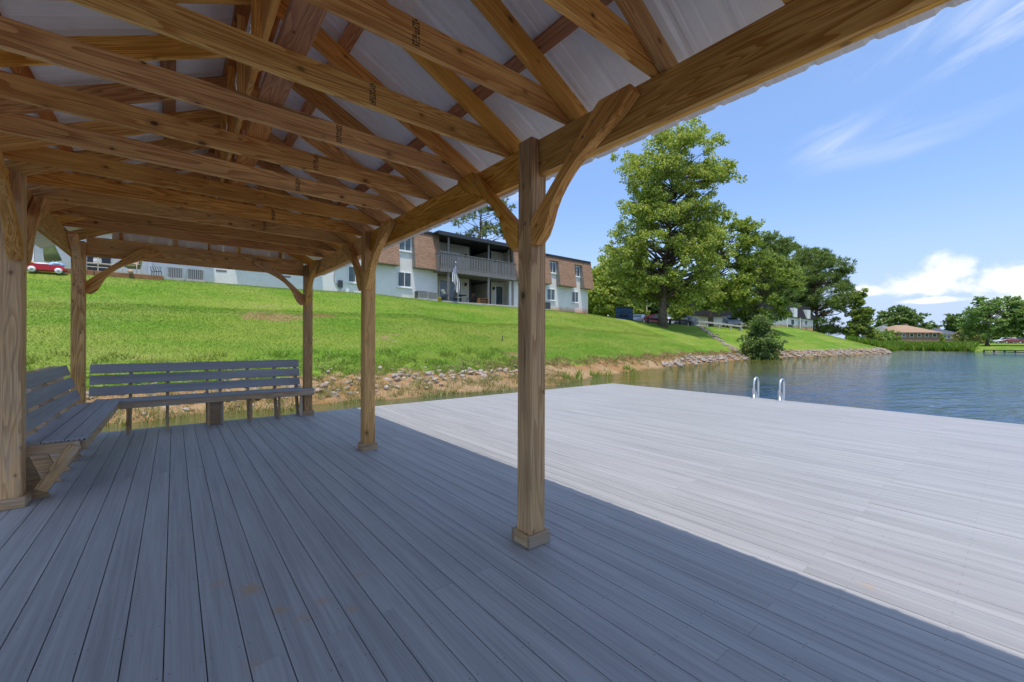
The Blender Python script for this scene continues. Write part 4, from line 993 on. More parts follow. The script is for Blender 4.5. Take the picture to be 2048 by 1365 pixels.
# flag: black and white stripes, dark canton with pale stars, hanging limp from a slanted pole
fl = thing('flag_on_pole', 'limp black and white striped flag on a white pole at the patio', 'flag', (18.25, 29.45, gz(18.25, 29.45)))
fz = gz(18.25, 29.45); ptop = Vector((17.98, 29.45, 7.9)); pbot = Vector((18.25, 29.45, fz - 0.1))
tube('pole', [([pbot, pbot.lerp(ptop, .5), ptop], 0.025)], M['white'], fl, 8)
m_fs, T_ = new_mat('flag_stripe_black'); finish(T_, (0.03, 0.03, 0.035), 0.9); m_fw, T_ = new_mat('flag_stripe_white'); finish(T_, (0.72, 0.72, 0.72), 0.9); m_fb, T_ = new_mat('flag_canton'); finish(T_, (0.05, 0.07, 0.14), 0.9)
NU, NV = 27, 30; V = []
for j in range(NV + 1):
    v = j / NV
    for i in range(NU + 1):
        u = i / NU
        # hoist runs along the upper pole; the fly hangs straight down from it in folds
        hp = ptop.lerp(pbot, 0.02 + 0.27 * u)
        drop = 1.75 * v * (0.82 + 0.25 * u)
        fold = 0.16 * math.sin(u * 11 + v * 1.5) * (0.15 + v)
        spread = (u - 0.5) * 0.72 * math.sin(min(1, v * 1.6) * 1.57) * (1 - 0.25 * v)
        V.append((hp.x + 1.05 * spread - 0.12 * v, hp.y - 0.06 + fold * 0.9, hp.z - drop))
Fq = [(j * (NU + 1) + i, j * (NU + 1) + i + 1, (j + 1) * (NU + 1) + i + 1, (j + 1) * (NU + 1) + i) for j in range(NV) for i in range(NU)]
me = mesh_from(V, Fq, 'cloth', True); [me.materials.append(m) for m in (m_fs, m_fw, m_fb)]
for p in me.polygons:
    j, i = divmod(p.index, NU); stripe = int(i / NU * 13)
    if j < NV * 0.42 and i < NU * 0.54: p.material_index = 1 if (i % 2 == 1 and j % 2 == 1) else 2
    else: p.material_index = 0 if stripe % 2 == 0 else 1
link('cloth', me, None, fl)

# ------------------------------------------------------------------ vegetation builders
def at_px(px, d):
    """ground position seen at photo column px and depth d"""
    t = (px - 1024.0) / 830.0
    return (fwd.x + rgt.x * t) * d, (fwd.y + rgt.y * t) * d
def leaf_mesh(C, size, rng, up_bias=0.35, aspect=0.8, name='crown', jitter=0.4):
    """rhombic leaves at the centres C (n,3)"""
    n = len(C); nrm = rng.normal(size=(n, 3)); nrm[:, 2] += up_bias * 2; nrm /= np.linalg.norm(nrm, axis=1)[:, None]
    a = rng.normal(size=(n, 3)); a -= nrm * (a * nrm).sum(1)[:, None]; a /= np.linalg.norm(a, axis=1)[:, None]; b = np.cross(nrm, a)
    s = size * (1 + jitter * rng.uniform(-1, 1, n))[:, None]
    V = np.stack([C + a * s * 0.5, C + b * s * 0.5 * aspect, C - a * s * 0.5, C - b * s * 0.5 * aspect], 1).reshape(-1, 3)
    return mesh_np(V, np.arange(n * 4).reshape(n, 4), name)
def needle_mesh(C, D, length, width, rng, name='crown'):
    """thin blades at C pointing along D"""
    n = len(C); a = rng.normal(size=(n, 3)); b = np.cross(D, a); b /= np.linalg.norm(b, axis=1)[:, None]
    L = length * (1 + 0.35 * rng.uniform(-1, 1, n))[:, None]
    V = np.stack([C - b * width * .5, C + b * width * .5, C + D * L + b * width * 0.12, C + D * L - b * width * 0.12], 1).reshape(-1, 3)
    return mesh_np(V, np.arange(n * 4).reshape(n, 4), name)

def tree(name, label, base, env, mat, bark='bark', clumps=80, per=420, leaf=0.30, clump_r=1.15, trunk_r=0.35, clear=0.22, seed=1, style='leaf', depth=0.8, group=None, lean=0.0, sink=0.15, flat=0.75, inner=0.3):
    """env: (height above base, left extent, right extent) of the crown in metres, seen from the deck"""
    rng = np.random.default_rng(seed); x0, y0 = base; z0 = gz(x0, y0) - sink
    hz = np.array([e[0] for e in env], float); lo = np.array([e[1] for e in env], float); hi = np.array([e[2] for e in env], float)
    o = np.argsort(hz); hz, lo, hi = hz[o], lo[o], hi[o]; top = hz[-1]; bot = hz[0]
    t = thing(name, label, 'tree' if 'shrub' not in name else 'shrub', (x0, y0, z0), group)
    R = np.array(rgt); Fw = np.array(fwd); cen = []
    w = np.interp(np.linspace(bot, top, 60), hz, hi - lo); cdf = np.cumsum(w ** 1.3); cdf /= cdf[-1]
    tries = 0
    while len(cen) < clumps and tries < clumps * 30:
        tries += 1
        z = np.interp(rng.random(), cdf, np.linspace(bot, top, 60)); l, r = np.interp(z, hz, lo), np.interp(z, hz, hi); c, hw = (l + r) / 2, max(0.05, (r - l) / 2 - clump_r * 0.55)
        an = rng.uniform(0, 2 * np.pi); q = np.sqrt(rng.uniform(inner, 1.0))
        p = np.array([x0, y0, z0 + z]) + R * (c + hw * q * np.cos(an)) + Fw * (hw * depth * q * np.sin(an))
        if cen and np.min(np.linalg.norm((np.array(cen) - p) * np.array([1, 1, 1.2]), axis=1)) < clump_r * 0.62: continue
        cen.append(p)
    cen = np.array(cen)
    # trunk and limbs
    paths = []; cx = (lo + hi) / 2; topc = float(np.interp(top * 0.9, hz, cx))
    nseg = 9; tp = []
    for i in range(nseg + 1):
        f = i / nseg; sway = topc * f ** 1.6 + lean * f + 0.12 * trunk_r * 3 * math.sin(f * 5 + seed)
        tp.append(np.array([x0, y0, z0 + f * top * 0.93]) + R * sway)
    tr = [trunk_r * ((1 - f) ** 0.85 * 0.93 + 0.05) * (1.0 + 0.55 * max(0, 0.06 - f) / 0.06) for f in np.linspace(0, 1, nseg + 1)]
    paths.append((tp, tr))
    for p in cen:
        hrel = (p[2] - z0); f = np.clip((hrel - (0.25 + 0.35 * rng.random()) * np.linalg.norm(p[:2] - np.array([x0, y0]))) / (top * 0.93), clear * 0.9, 0.95)
        k = f * nseg; i = int(min(nseg - 1, k)); st = tp[i] + (tp[i + 1] - tp[i]) * (k - i); L = np.linalg.norm(p - st)
        mid = st + (p - st) * 0.5 + np.array([0, 0, (0.10 if style == 'leaf' else -0.02) * L]) + rng.normal(size=3) * L * 0.05
        r0 = max(0.02, min(0.45 * np.interp(f, np.linspace(0, 1, nseg + 1), tr), 0.022 * L + 0.015)); paths.append(([st, mid, p], [r0, r0 * 0.62, r0 * 0.2]))
    V, F = tube_mesh(paths, 7); link('trunk', mesh_from(V, F, 'trunk', True), M[bark], t)
    if style == 'leaf':
        pts = []
        for p in cen:
            cr = clump_r * rng.uniform(0.65, 1.25); n = int(per * (cr / clump_r) ** 2)
            sub = p + rng.normal(size=(9, 3)) * cr * np.array([.55, .55, .42]); d = rng.normal(size=(n, 3)); d /= np.linalg.norm(d, axis=1)[:, None]
            d *= (rng.random(n) ** 0.45)[:, None] * cr * 0.52 * np.array([1, 1, flat]); pts.append(sub[rng.integers(0, 9, n)] + d)
        P = np.concatenate(pts); me = leaf_mesh(P, leaf, rng)
    else:
        Cs, Ds = [], []
        for p in cen:
            cr = clump_r * rng.uniform(0.7, 1.25); nt = max(4, int(per / 16 * (cr / clump_r) ** 2))
            d = rng.normal(size=(nt, 3)); d /= np.linalg.norm(d, axis=1)[:, None]; tips = p + d * (rng.random(nt) ** 0.5)[:, None] * cr * np.array([1, 1, flat])
            for tpnt in tips:
                dd = rng.normal(size=(16, 3)); dd[:, 2] += 0.9; dd += (tpnt - p) / cr * 0.8; dd /= np.linalg.norm(dd, axis=1)[:, None]
                Cs.append(np.repeat(tpnt[None], 16, 0) + rng.normal(size=(16, 3)) * leaf * 0.25); Ds.append(dd)
        me = needle_mesh(np.concatenate(Cs), np.concatenate(Ds), leaf, leaf * 0.26, rng)
    link('crown', me, M[mat], t)
    return t
def env_px(px0, ybase, rows, d):
    k = d / 830.0; return [((ybase - y) * k, (l - px0) * k, (r - px0) * k) for y, l, r in rows]

# ------------------------------------------------------------------ trees
d = 52
tree('sycamore_tree', 'tall leafy sycamore with pale green crown on the lawn crest', at_px(1327, d),
     env_px(1327, 657, [(246, 1375, 1395), (268, 1310, 1412), (300, 1250, 1432), (335, 1236, 1470), (365, 1246, 1462), (400, 1244, 1446), (440, 1228, 1440), (475, 1204, 1446), (520, 1206, 1440), (560, 1225, 1440), (590, 1250, 1425), (602, 1280, 1400)], d),
     'sycamore', clumps=265, per=370, leaf=0.25, clump_r=1.16, trunk_r=0.46, clear=0.17, seed=11, depth=0.85, inner=0.15)
d = 63
tree('maple_tree', 'yellow green maple just right of the tall sycamore', at_px(1421, d),
     env_px(1421, 652, [(425, 1440, 1475), (450, 1405, 1508), (490, 1395, 1520), (530, 1392, 1512), (570, 1385, 1500), (600, 1390, 1485), (612, 1400, 1470)], d),
     'maple', clumps=88, per=330, leaf=0.3, clump_r=1.15, trunk_r=0.36, clear=0.2, seed=12)
d = 64
tree('bushy_tree', 'low spreading yellow green tree behind the round waterside shrub', at_px(1506, d),
     env_px(1506, 662, [(512, 1500, 1560), (540, 1472, 1590), (575, 1462, 1594), (605, 1460, 1588), (630, 1470, 1580), (642, 1485, 1560)], d),
     'oak', clumps=80, per=340, leaf=0.3, clump_r=1.05, trunk_r=0.2, clear=0.1, seed=13, lean=0.8)
# pine behind the apartment roof
d = 47
tree('roof_pine_tree', 'open pine with visible limbs rising behind the apartment roof', at_px(957, d),
     env_px(957, 640, [(360, 950, 985), (400, 920, 1010), (430, 895, 1030), (455, 875, 1036), (480, 885, 1030), (500, 900, 1010)], d),
     'palepine', 'pinebark', clumps=46, per=260, leaf=0.28, clump_r=0.8, trunk_r=0.24, clear=0.4, seed=14, style='needle', flat=0.6)
# dark pines on the point
for i, (px, dd, rows, lab) in enumerate([
    (1548, 98, [(470, 1530, 1565), (495, 1508, 1592), (530, 1502, 1600), (565, 1505, 1598), (600, 1515, 1590), (620, 1525, 1575)], 'left dark pine of the clump on the point'),
    (1634, 104, [(484, 1600, 1655), (500, 1580, 1680), (530, 1575, 1705), (565, 1575, 1718), (600, 1580, 1716), (630, 1600, 1705), (648, 1630, 1695)], 'broadest dark pine, its trunk by the corner of the far white block'),
    (1595, 110, [(478, 1572, 1615), (500, 1555, 1645), (540, 1545, 1650), (580, 1550, 1645), (610, 1560, 1635)], 'middle dark pine of the clump on the point')]):
    tree('pine_tree', lab, at_px(px, dd), env_px(px, 662, rows, dd), 'pine', 'pinebark', clumps=[75, 105, 70][i], per=520, leaf=0.55, clump_r=1.75, trunk_r=0.42, clear=0.3, seed=20 + i, style='needle', flat=0.62, group='pines on the point', inner=0.2)
tree('young_conifer_tree', 'narrow ragged conifer standing alone at the tip of the point', at_px(1716, 99), env_px(1716, 682, [(572, 1712, 1724), (590, 1702, 1732), (620, 1696, 1740), (650, 1696, 1736), (672, 1690, 1748), (682, 1698, 1740)], 99),
     'oak', 'pinebark', clumps=48, per=330, leaf=0.42, clump_r=1.1, trunk_r=0.2, clear=0.05, seed=31, flat=0.6)
# round shrub at the water's edge
d = 43.5
tree('shrub', 'round dense green shrub at the water edge below the tree', at_px(1524, d), env_px(1524, 722, [(630, 1519, 1526), (648, 1508, 1540), (668, 1497, 1550), (692, 1489, 1557), (712, 1490, 1558), (724, 1502, 1550)], d),
     'darkleaf', clumps=60, per=230, leaf=0.2, clump_r=0.72, trunk_r=0.06, clear=0.05, seed=35, inner=0.1)
# trees behind the end of the apartment block and behind the parking lot
bgs = [(1180, 84, 520, 60, 'oak'), (1212, 78, 505, 62, 'sycamore'), (1250, 92, 470, 70, 'oak'), (1296, 88, 520, 60, 'darkleaf'), (1345, 96, 540, 66, 'oak'), (1390, 108, 548, 60, 'sycamore'), (1455, 118, 560, 56, 'darkleaf')]
labs = ['background tree closest to the apartment end wall', 'pale background tree above the blue dumpster, left side', 'background tree rising behind the blue dumpster', 'dark background tree left of the sycamore trunk', 'background tree right of the sycamore trunk', 'pale background tree over the left wing of the far block', 'dark background tree over the dark mansard roof']
for i, (px, dd, ytop, hw, mt) in enumerate(bgs):
    tree('background_tree', labs[i], at_px(px, dd), env_px(px, 640, [(ytop, px - 14, px + 14), (ytop + 30, px - hw * .6, px + hw * .6), (ytop + 65, px - hw * .75, px + hw * .75), (600, px - hw * .6, px + hw * .6), (622, px - hw * .4, px + hw * .4)], dd), mt, 'pinebark', clumps=42, per=300, leaf=0.5, clump_r=1.7, trunk_r=0.25, clear=0.3, seed=40 + i, group='trees behind the parking lot')
for i, (px, dd) in enumerate(((1303, 62), (1275, 60), (1462, 74))):
    tree('sapling_tree', ['thin sapling left of the sycamore trunk', 'small leafy sapling beside the blue dumpster', 'small sapling before the dark mansard roof'][i], at_px([1352, 1283, 1372][i], [66, 68, 72][i]), env_px(0, 640, [(590, -8, 8), (610, -16, 16), (628, -12, 12)], 66), 'maple', clumps=12, per=160, leaf=0.3, clump_r=0.7, trunk_r=0.07, clear=0.3, seed=60 + i)
# far shore trees
fars = [(1800, 150, 690, [(622, 1785, 1815), (632, 1766, 1832), (648, 1756, 1838), (665, 1760, 1834), (674, 1775, 1820)], 'darkleaf', 'broad dark tree behind the tan roofed house', 46),
        (1856, 165, 690, [(653, 1848, 1864), (660, 1838, 1874), (670, 1840, 1872)], 'darkleaf', 'small dark tree peeping over the tan roof', 14),
        (1907, 140, 690, [(638, 1902, 1914), (650, 1896, 1920), (664, 1894, 1922), (672, 1900, 1916)], 'darkleaf', 'narrow dark tree left of the big lakeside tree', 16),
        (1975, 92, 692, [(598, 1970, 2012), (612, 1940, 2035), (628, 1928, 2046), (645, 1924, 2044), (660, 1932, 2030), (668, 1945, 2010)], 'farleaf', 'spreading multi stemmed lakeside tree at the far right', 62),
        (2085, 88, 692, [(606, 2060, 2110), (620, 2040, 2125), (640, 2025, 2130), (660, 2030, 2125), (672, 2045, 2110)], 'farleaf', 'large lakeside tree cut off by the right edge', 60),
        (2015, 150, 688, [(660, 2000, 2030), (668, 1985, 2040), (676, 1985, 2040)], 'darkleaf', 'low distant trees behind the parked cars', 16)]
for i, (px, dd, yb, rows, mt, lab, nc) in enumerate(fars):
    tree('far_tree', lab, at_px(px, dd), env_px(px, yb, rows, dd), mt, clumps=nc, per=240, leaf=0.42 if dd < 100 else 0.7, clump_r=1.25 if dd < 100 else 1.8, trunk_r=0.3, clear=0.16, seed=70 + i, flat=0.55, group='trees on the far shore', inner=0.2)
for i, (px, dd) in enumerate(((1745, 104), (1765, 108), (1778, 112), (1868, 122), (1925, 112), (1945, 110), (1960, 112))):
    tree('far_shrub', ['leafy shrub under the lone conifer', 'pale shrub left of the tan roofed house', 'leafy shrub at the left corner of the tan roofed house', 'green shrub before the tan roof', 'greyish shrub between the houses', 'dull shrub left of the lakeside tree', 'dull shrub under the lakeside tree'][i], at_px(px, dd), [(0.2, -1.6, 1.6), (1.4, -2.2, 2.2), (2.6, -1.6, 1.6), (3.4, -.5, .5)], ['oak', 'farleaf', 'oak', 'oak', 'weed', 'weed', 'darkleaf'][i], clumps=22, per=150, leaf=0.4, clump_r=0.9, trunk_r=0.06, clear=0.05, seed=90 + i, group='shrubs on the far shore')

# ------------------------------------------------------------------ reeds, grass, weeds
def blades(name, P, h, w, mat, rng, lean=0.45, kind='stuff', label=None, cat=None):
    n = len(P); an = rng.uniform(0, 2 * np.pi, n); side = np.stack([np.cos(an), np.sin(an), np.zeros(n)], 1)
    hh = h * (0.55 + 0.9 * rng.random(n)); tip = P + np.stack([rng.normal(0, lean, n) * hh, rng.normal(0, lean, n) * hh, hh], 1)
    ww = (w * (0.7 + 0.6 * rng.random(n)))[:, None]
    V = np.stack([P - side * ww / 2, P + side * ww / 2, tip], 1).reshape(-1, 3)
    o = link(name, mesh_np(V, np.arange(n * 3).reshape(n, 3), name), M[mat]); return tag(o, label, cat, kind=kind)
rng = np.random.default_rng(5)
def scatter(n, x0, x1, y0, y1, keep=None, dens_near=True):
    x = rng.uniform(x0, x1, n); y = rng.uniform(y0, y1, n); s = y - shore_y(x); wd = np.interp(x, [-300, 14, 24, 400], [3.0, 3.0, 1.3, 1.1])
    ok = keep(x, y, s, wd); x, y = x[ok], y[ok]; return np.stack([x, y, ground_z(x, y) - 0.01], 1)
def clumpy(x, y): return np.sin(x * 2.1 + 1.3 * np.sin(y * 1.7)) * np.sin(y * 2.6 + 1.1 * np.sin(x * 1.3)) 
Pg = np.concatenate([scatter(430000, -9, 40, 14.5, 24, lambda x, y, s, w: (s > w - 0.6 + 0.5 * clumpy(x, y)) & (rng.random(len(x)) < np.interp(x, [18, 40], [1.0, 0.25]))), scatter(170000, -9, 40, 23, 31.2, lambda x, y, s, w: (s > w) & ~((y > 29.1) & (x < -0.4)) & ~((y > 29.9) & (x > 17) & (x < 26.3))),
                     scatter(90000, 28, 110, 15, 30, lambda x, y, s, w: (s > w + .2) & (rng.random(len(x)) < np.interp(x, [28, 40], [0.1, 1.0])))])
blades('grass', Pg, 0.055, 0.015, 'grassblade', rng, 0.6, label='short bright green lawn grass on the hillside', cat='grass')
Pt = scatter(30000, -9, 14, 14.0, 20, lambda x, y, s, w: (s > w - 1.0) & (s < w + 2.2) & (clumpy(x * 1.4, y * 1.4) > 0.05)); blades('grass', Pt, 0.17, 0.03, 'grassblade', rng, 0.6, label='longer tufts of grass along the foot of the lawn', cat='grass')
Pw = np.concatenate([scatter(20000, -4, 15, 11.9, 15.2, lambda x, y, s, w: (s > -0.55) & (s < 1.5) & (clumpy(x * 1.2 + 4, y * 1.6) > -0.1)),
                     scatter(14000, -4, 16, 12, 16.5, lambda x, y, s, w: (s > 0.3) & (s < w + .6) & (clumpy(x * 1.7 + 9, y) > 0.1))])
Pw[:, 2] = np.maximum(Pw[:, 2], WATER_Z - 0.02)
blades('bank_weeds', Pw, 0.17, 0.02, 'weed', rng, 0.5, label='straggly yellow green weeds along the muddy near bank', cat='weeds')
Ps = scatter(26000, -4, 15, 12, 17.2, lambda x, y, s, w: (s > 0.1) & (s < w + 1.3)); blades('dry_grass', Ps, 0.05, 0.02, 'straw', rng, 1.4, label='matted straw and dry stalks between the bank stones', cat='grass')
Pe = scatter(2600, 14, 22, 13, 16.2, lambda x, y, s, w: (s > -.5) & (s < .6) & (clumpy(x, y) > .2)); blades('bank_weeds', Pe, 0.3, 0.05, 'reed', rng, 0.5, label='green waterside weeds below the bare clay bank', cat='weeds')
Pd = scatter(90000, 11, 60, 12, 20, lambda x, y, s, w: (s > w - .8 - .5 * clumpy(x * 2, y)) & (s < w + .4)); blades('dry_grass', Pd, 0.15, 0.03, 'straw', rng, 0.7, label='dry brown grass hanging over the eroded bank', cat='grass')
xr = rng.uniform(112, 140, 9000); yr = shore_y(xr) + rng.uniform(-0.6, 6.5, 9000); Pr = np.stack([xr, yr, np.maximum(ground_z(xr, yr), WATER_Z)], 1)
yr2 = rng.uniform(6, 20, 7000); xr2 = shore_x(yr2) + rng.uniform(-0.5, 9, 7000); Pr2 = np.stack([xr2, yr2, np.maximum(ground_z(xr2, yr2), WATER_Z)], 1)
blades('reeds', np.concatenate([Pr, Pr2]), 1.0, 0.4, 'reed', rng, 0.35, label='thick green reeds along the far shore', cat='reeds')

# ------------------------------------------------------------------ stones of the bank
def stone_mesh(seed, flat=0.65):
    rr = np.random.default_rng(seed); import bmesh
    bm = bmesh.new(); bmesh.ops.create_icosphere(bm, subdivisions=2, radius=1.0)
    pl = rr.normal(size=(7, 3)); pl /= np.linalg.norm(pl, axis=1)[:, None]; off = rr.uniform(0.55, 0.9, 7)
    for v in bm.verts:
        p = np.array(v.co)
        for nrm, o_ in zip(pl, off):
            dd = p @ nrm - o_
            if dd > 0: p = p - nrm * dd * 0.92
        v.co = p * np.array([1, rr.uniform(.7, 1), flat]) * (1 + 0.04 * rr.normal())
    me = bpy.data.meshes.new('stone'); bm.to_mesh(me); bm.free(); return me
smes = [stone_mesh(i, [.6, .7, .55, .8][i % 4]) for i in range(10)]
for me in smes: me.materials.append(M['stone'])
rock_bank = tag(link('rock_bank', mesh_from([], [], 'rock_bank')), kind='structure')
V, F = [], []
addbox(V, F, 4.0, 4.05, 13.2, 13.25, gz(4, 13.2) - 0.2, gz(4, 13.2) - 0.15); rock_bank.data = mesh_from(V, F, 'rock_bank'); rock_bank.data.materials.append(M['stone'])
rs = random.Random(21); placed = 0; spots = []
while placed < 230:
    cl = rs.random()
    if cl < 0.30: x, y, r = rs.gauss(8.3, 1.2), rs.gauss(14.4, 0.4), rs.uniform(0.05, 0.17)
    elif cl < 0.52: x, y, r = rs.gauss(3.0, 1.3), rs.gauss(13.9, 0.5), rs.uniform(0.05, 0.16)
    elif cl < 0.66: x, y, r = rs.gauss(11.8, 1.2), rs.gauss(14.5, 0.35), rs.uniform(0.05, 0.14)
    else: x, y, r = rs.uniform(-4, 14), rs.uniform(13.0, 16.0), rs.uniform(0.035, 0.11)
    if not (0.1 < y - float(shore_y(x)) < 3.6): continue
    if any((x - a) ** 2 + (y - b) ** 2 < (0.75 * (r + c)) ** 2 for a, b, c in spots): continue
    spots.append((x, y, r)); o = bpy.data.objects.new('stone', rs.choice(smes)); COL.objects.link(o)
    o.location = (x, y, gz(x, y) + r * 0.22); o.scale = (r * rs.uniform(.9, 1.3), r, r); o.rotation_euler = (rs.uniform(-.4, .4), rs.uniform(-.4, .4), rs.uniform(0, 6.3)); o.parent = rock_bank; placed += 1
def stone_mass(name, pts, parent, lo, hi, seed):
    rr = np.random.default_rng(seed); VV, FF = [], []; nb = 0; base = []
    for me in smes:
        v = np.zeros(len(me.vertices) * 3); me.vertices.foreach_get('co', v); f = np.zeros(len(me.polygons) * 3, int); me.polygons.foreach_get('vertices', f); base.append((v.reshape(-1, 3), f.reshape(-1, 3)))
    for x, y in pts:
        v, f = base[rr.integers(0, len(base))]; r = rr.uniform(lo, hi); a = rr.uniform(0, 6.3); c, s = np.cos(a), np.sin(a)
        q = v * r; q = np.stack([q[:, 0] * c - q[:, 1] * s, q[:, 0] * s + q[:, 1] * c, q[:, 2]], 1) + np.array([x, y, max(gz(x, y), WATER_Z - 0.05) + r * 0.25]); VV.append(q); FF.append(f + nb); nb += len(v)
    o = link(name, mesh_np(np.concatenate(VV), np.concatenate(FF), name), M['stone'], parent); return tag(o, kind='stuff')
rr = np.random.default_rng(8)
x = rr.uniform(27, 46, 700); pts = list(zip(x, shore_y(x) + rr.uniform(0.0, 0.9, 700) * np.interp(x, [27, 32], [0.3, 1]))); x = rr.uniform(49, 100, 2600); pts += list(zip(x, shore_y(x) + rr.uniform(0.0, 1.3, 2600)))
tt = rr.uniform(0, 1, 330); pts += list(zip(46.5 + 10.5 * tt + rr.normal(0, .3, 330), 18.6 + 10.2 * tt + rr.normal(0, .3, 330)))
x = rr.uniform(-4, 15, 420); pts2 = list(zip(x, shore_y(x) + rr.uniform(0.3, 3.4, 420)))
stone_mass('riprap', pts, rock_bank, 0.06, 0.17, 3); stone_mass('gravel', pts2, rock_bank, 0.02, 0.055, 4)
tg = tag(tube('bare_twig', [([(9.2, 14.3, gz(9.2, 14.3) - .05), (9.16, 14.3, 0.15), (9.1, 14.3, 0.5), (8.9, 14.3, 0.86)], [0.016, 0.013, 0.009, 0.004])], M['bark'], None, 6), 'single bare twig standing in the bank weeds', 'twig')
sk = tag(tube('marker_stake', [([(15.5, 20.0, gz(15.5, 20.0) - .1), (15.55, 20.0, gz(15.5, 20) + .33)], 0.03)], M['black'], None, 6), 'short black stake standing in the lawn', 'stake')

# ------------------------------------------------------------------ parking lot, dumpster, guard rails, cars
def sheet(name, poly_x, poly_y, lift, mat, n=24):
    xs_ = np.linspace(*poly_x, n); ys2 = np.linspace(*poly_y, n); A, Bq = np.meshgrid(xs_, ys2, indexing='ij'); Z = ground_z(A, Bq) + lift
    idx = np.arange(n * n).reshape(n, n); q = np.stack([idx[:-1, :-1], idx[1:, :-1], idx[1:, 1:], idx[:-1, 1:]], -1).reshape(-1, 4)
    return tag(link(name, mesh_np(np.stack([A, Bq, Z], -1).reshape(-1, 3), q, name, True), M[mat]), kind='structure')
sheet('parking_lot', (44, 88), (30.5, 44), 0.05, 'asphalt')
dx, dy = at_px(1249, 55); dz = gz(dx, dy)
dump = thing('dumpster', 'large dark blue steel dumpster on the hill crest', 'dumpster', (dx, dy, dz))
rot = math.radians(-62)
def dbox(n, a0, a1, b0, b1, z0, z1, m):
    c, s = math.cos(rot), math.sin(rot); o = box_at(n, a0, a1, b0, b1, z0, z1, M[m], None, 0.015); l = o.location.copy()
    o.location = (dx + l.x * c - l.y * s, dy + l.x * s + l.y * c, l.z); o.rotation_euler = (0, 0, rot); adopt(o, dump); return o
dbox('body', -1.0, 1.0, -0.95, 0.95, dz - .25, dz + 1.85, 'dumpster'); dbox('lid', -1.05, 1.05, -1.0, 1.0, dz + 1.852, dz + 1.93, 'dumpster')
for k in range(4):
    zz = dz + 0.1 + k * 0.55; dbox('rib', -1.06, -1.001, -0.94, 0.94, zz, zz + .07, 'dumpster'); dbox('rib', -0.99, 0.99, -1.01, -0.951, zz, zz + .07, 'dumpster')
dbox('fork_pocket', -0.5, 0.5, -1.15, -1.011, dz + .7, dz + .95, 'black')

def rail_fence(name, label, pts, h, mat, rails=1, posts=True, group=None):
    t = thing(name, label, 'guard rail', (pts[0][0], pts[0][1], gz(*pts[0])), group)
    for i, (x_, y_) in enumerate(pts):
        z_ = gz(x_, y_); box_at('post', x_ - .11, x_ + .11, y_ - .11, y_ + .11, z_ - .3, z_ + h, M[mat], t, 0.015)
        if i:
            a, b = pts[i - 1], pts[i]
            for r_ in range(rails):
                hh = h * (0.82 - 0.42 * r_); member('rail', (a[0], a[1] - .14, gz(*a) + hh), (b[0], b[1] - .14, gz(*b) + hh), .06, .22, M[mat], t)
    return t
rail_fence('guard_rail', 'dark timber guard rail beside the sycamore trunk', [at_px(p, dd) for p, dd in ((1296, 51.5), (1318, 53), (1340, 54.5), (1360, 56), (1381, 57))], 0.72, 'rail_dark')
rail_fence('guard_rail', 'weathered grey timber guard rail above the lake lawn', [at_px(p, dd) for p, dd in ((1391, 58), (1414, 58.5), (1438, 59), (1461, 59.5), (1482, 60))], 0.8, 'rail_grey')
px_, py_ = at_px(1293, 68); lp = thing('light_pole', 'pale slender pole left of the sycamore trunk', 'pole', (px_, py_, gz(px_, py_)))
tube('shaft', [([(px_, py_, gz(px_, py_) - .3), (px_, py_, gz(px_, py_) + 6.5)], [0.13, 0.09])], M['ivory'], lp, 8); box_at('cap', px_ - .2, px_ + .2, py_ - .12, py_ + .12, gz(px_, py_) + 6.505, gz(px_, py_) + 6.7, M['ivory'], lp)

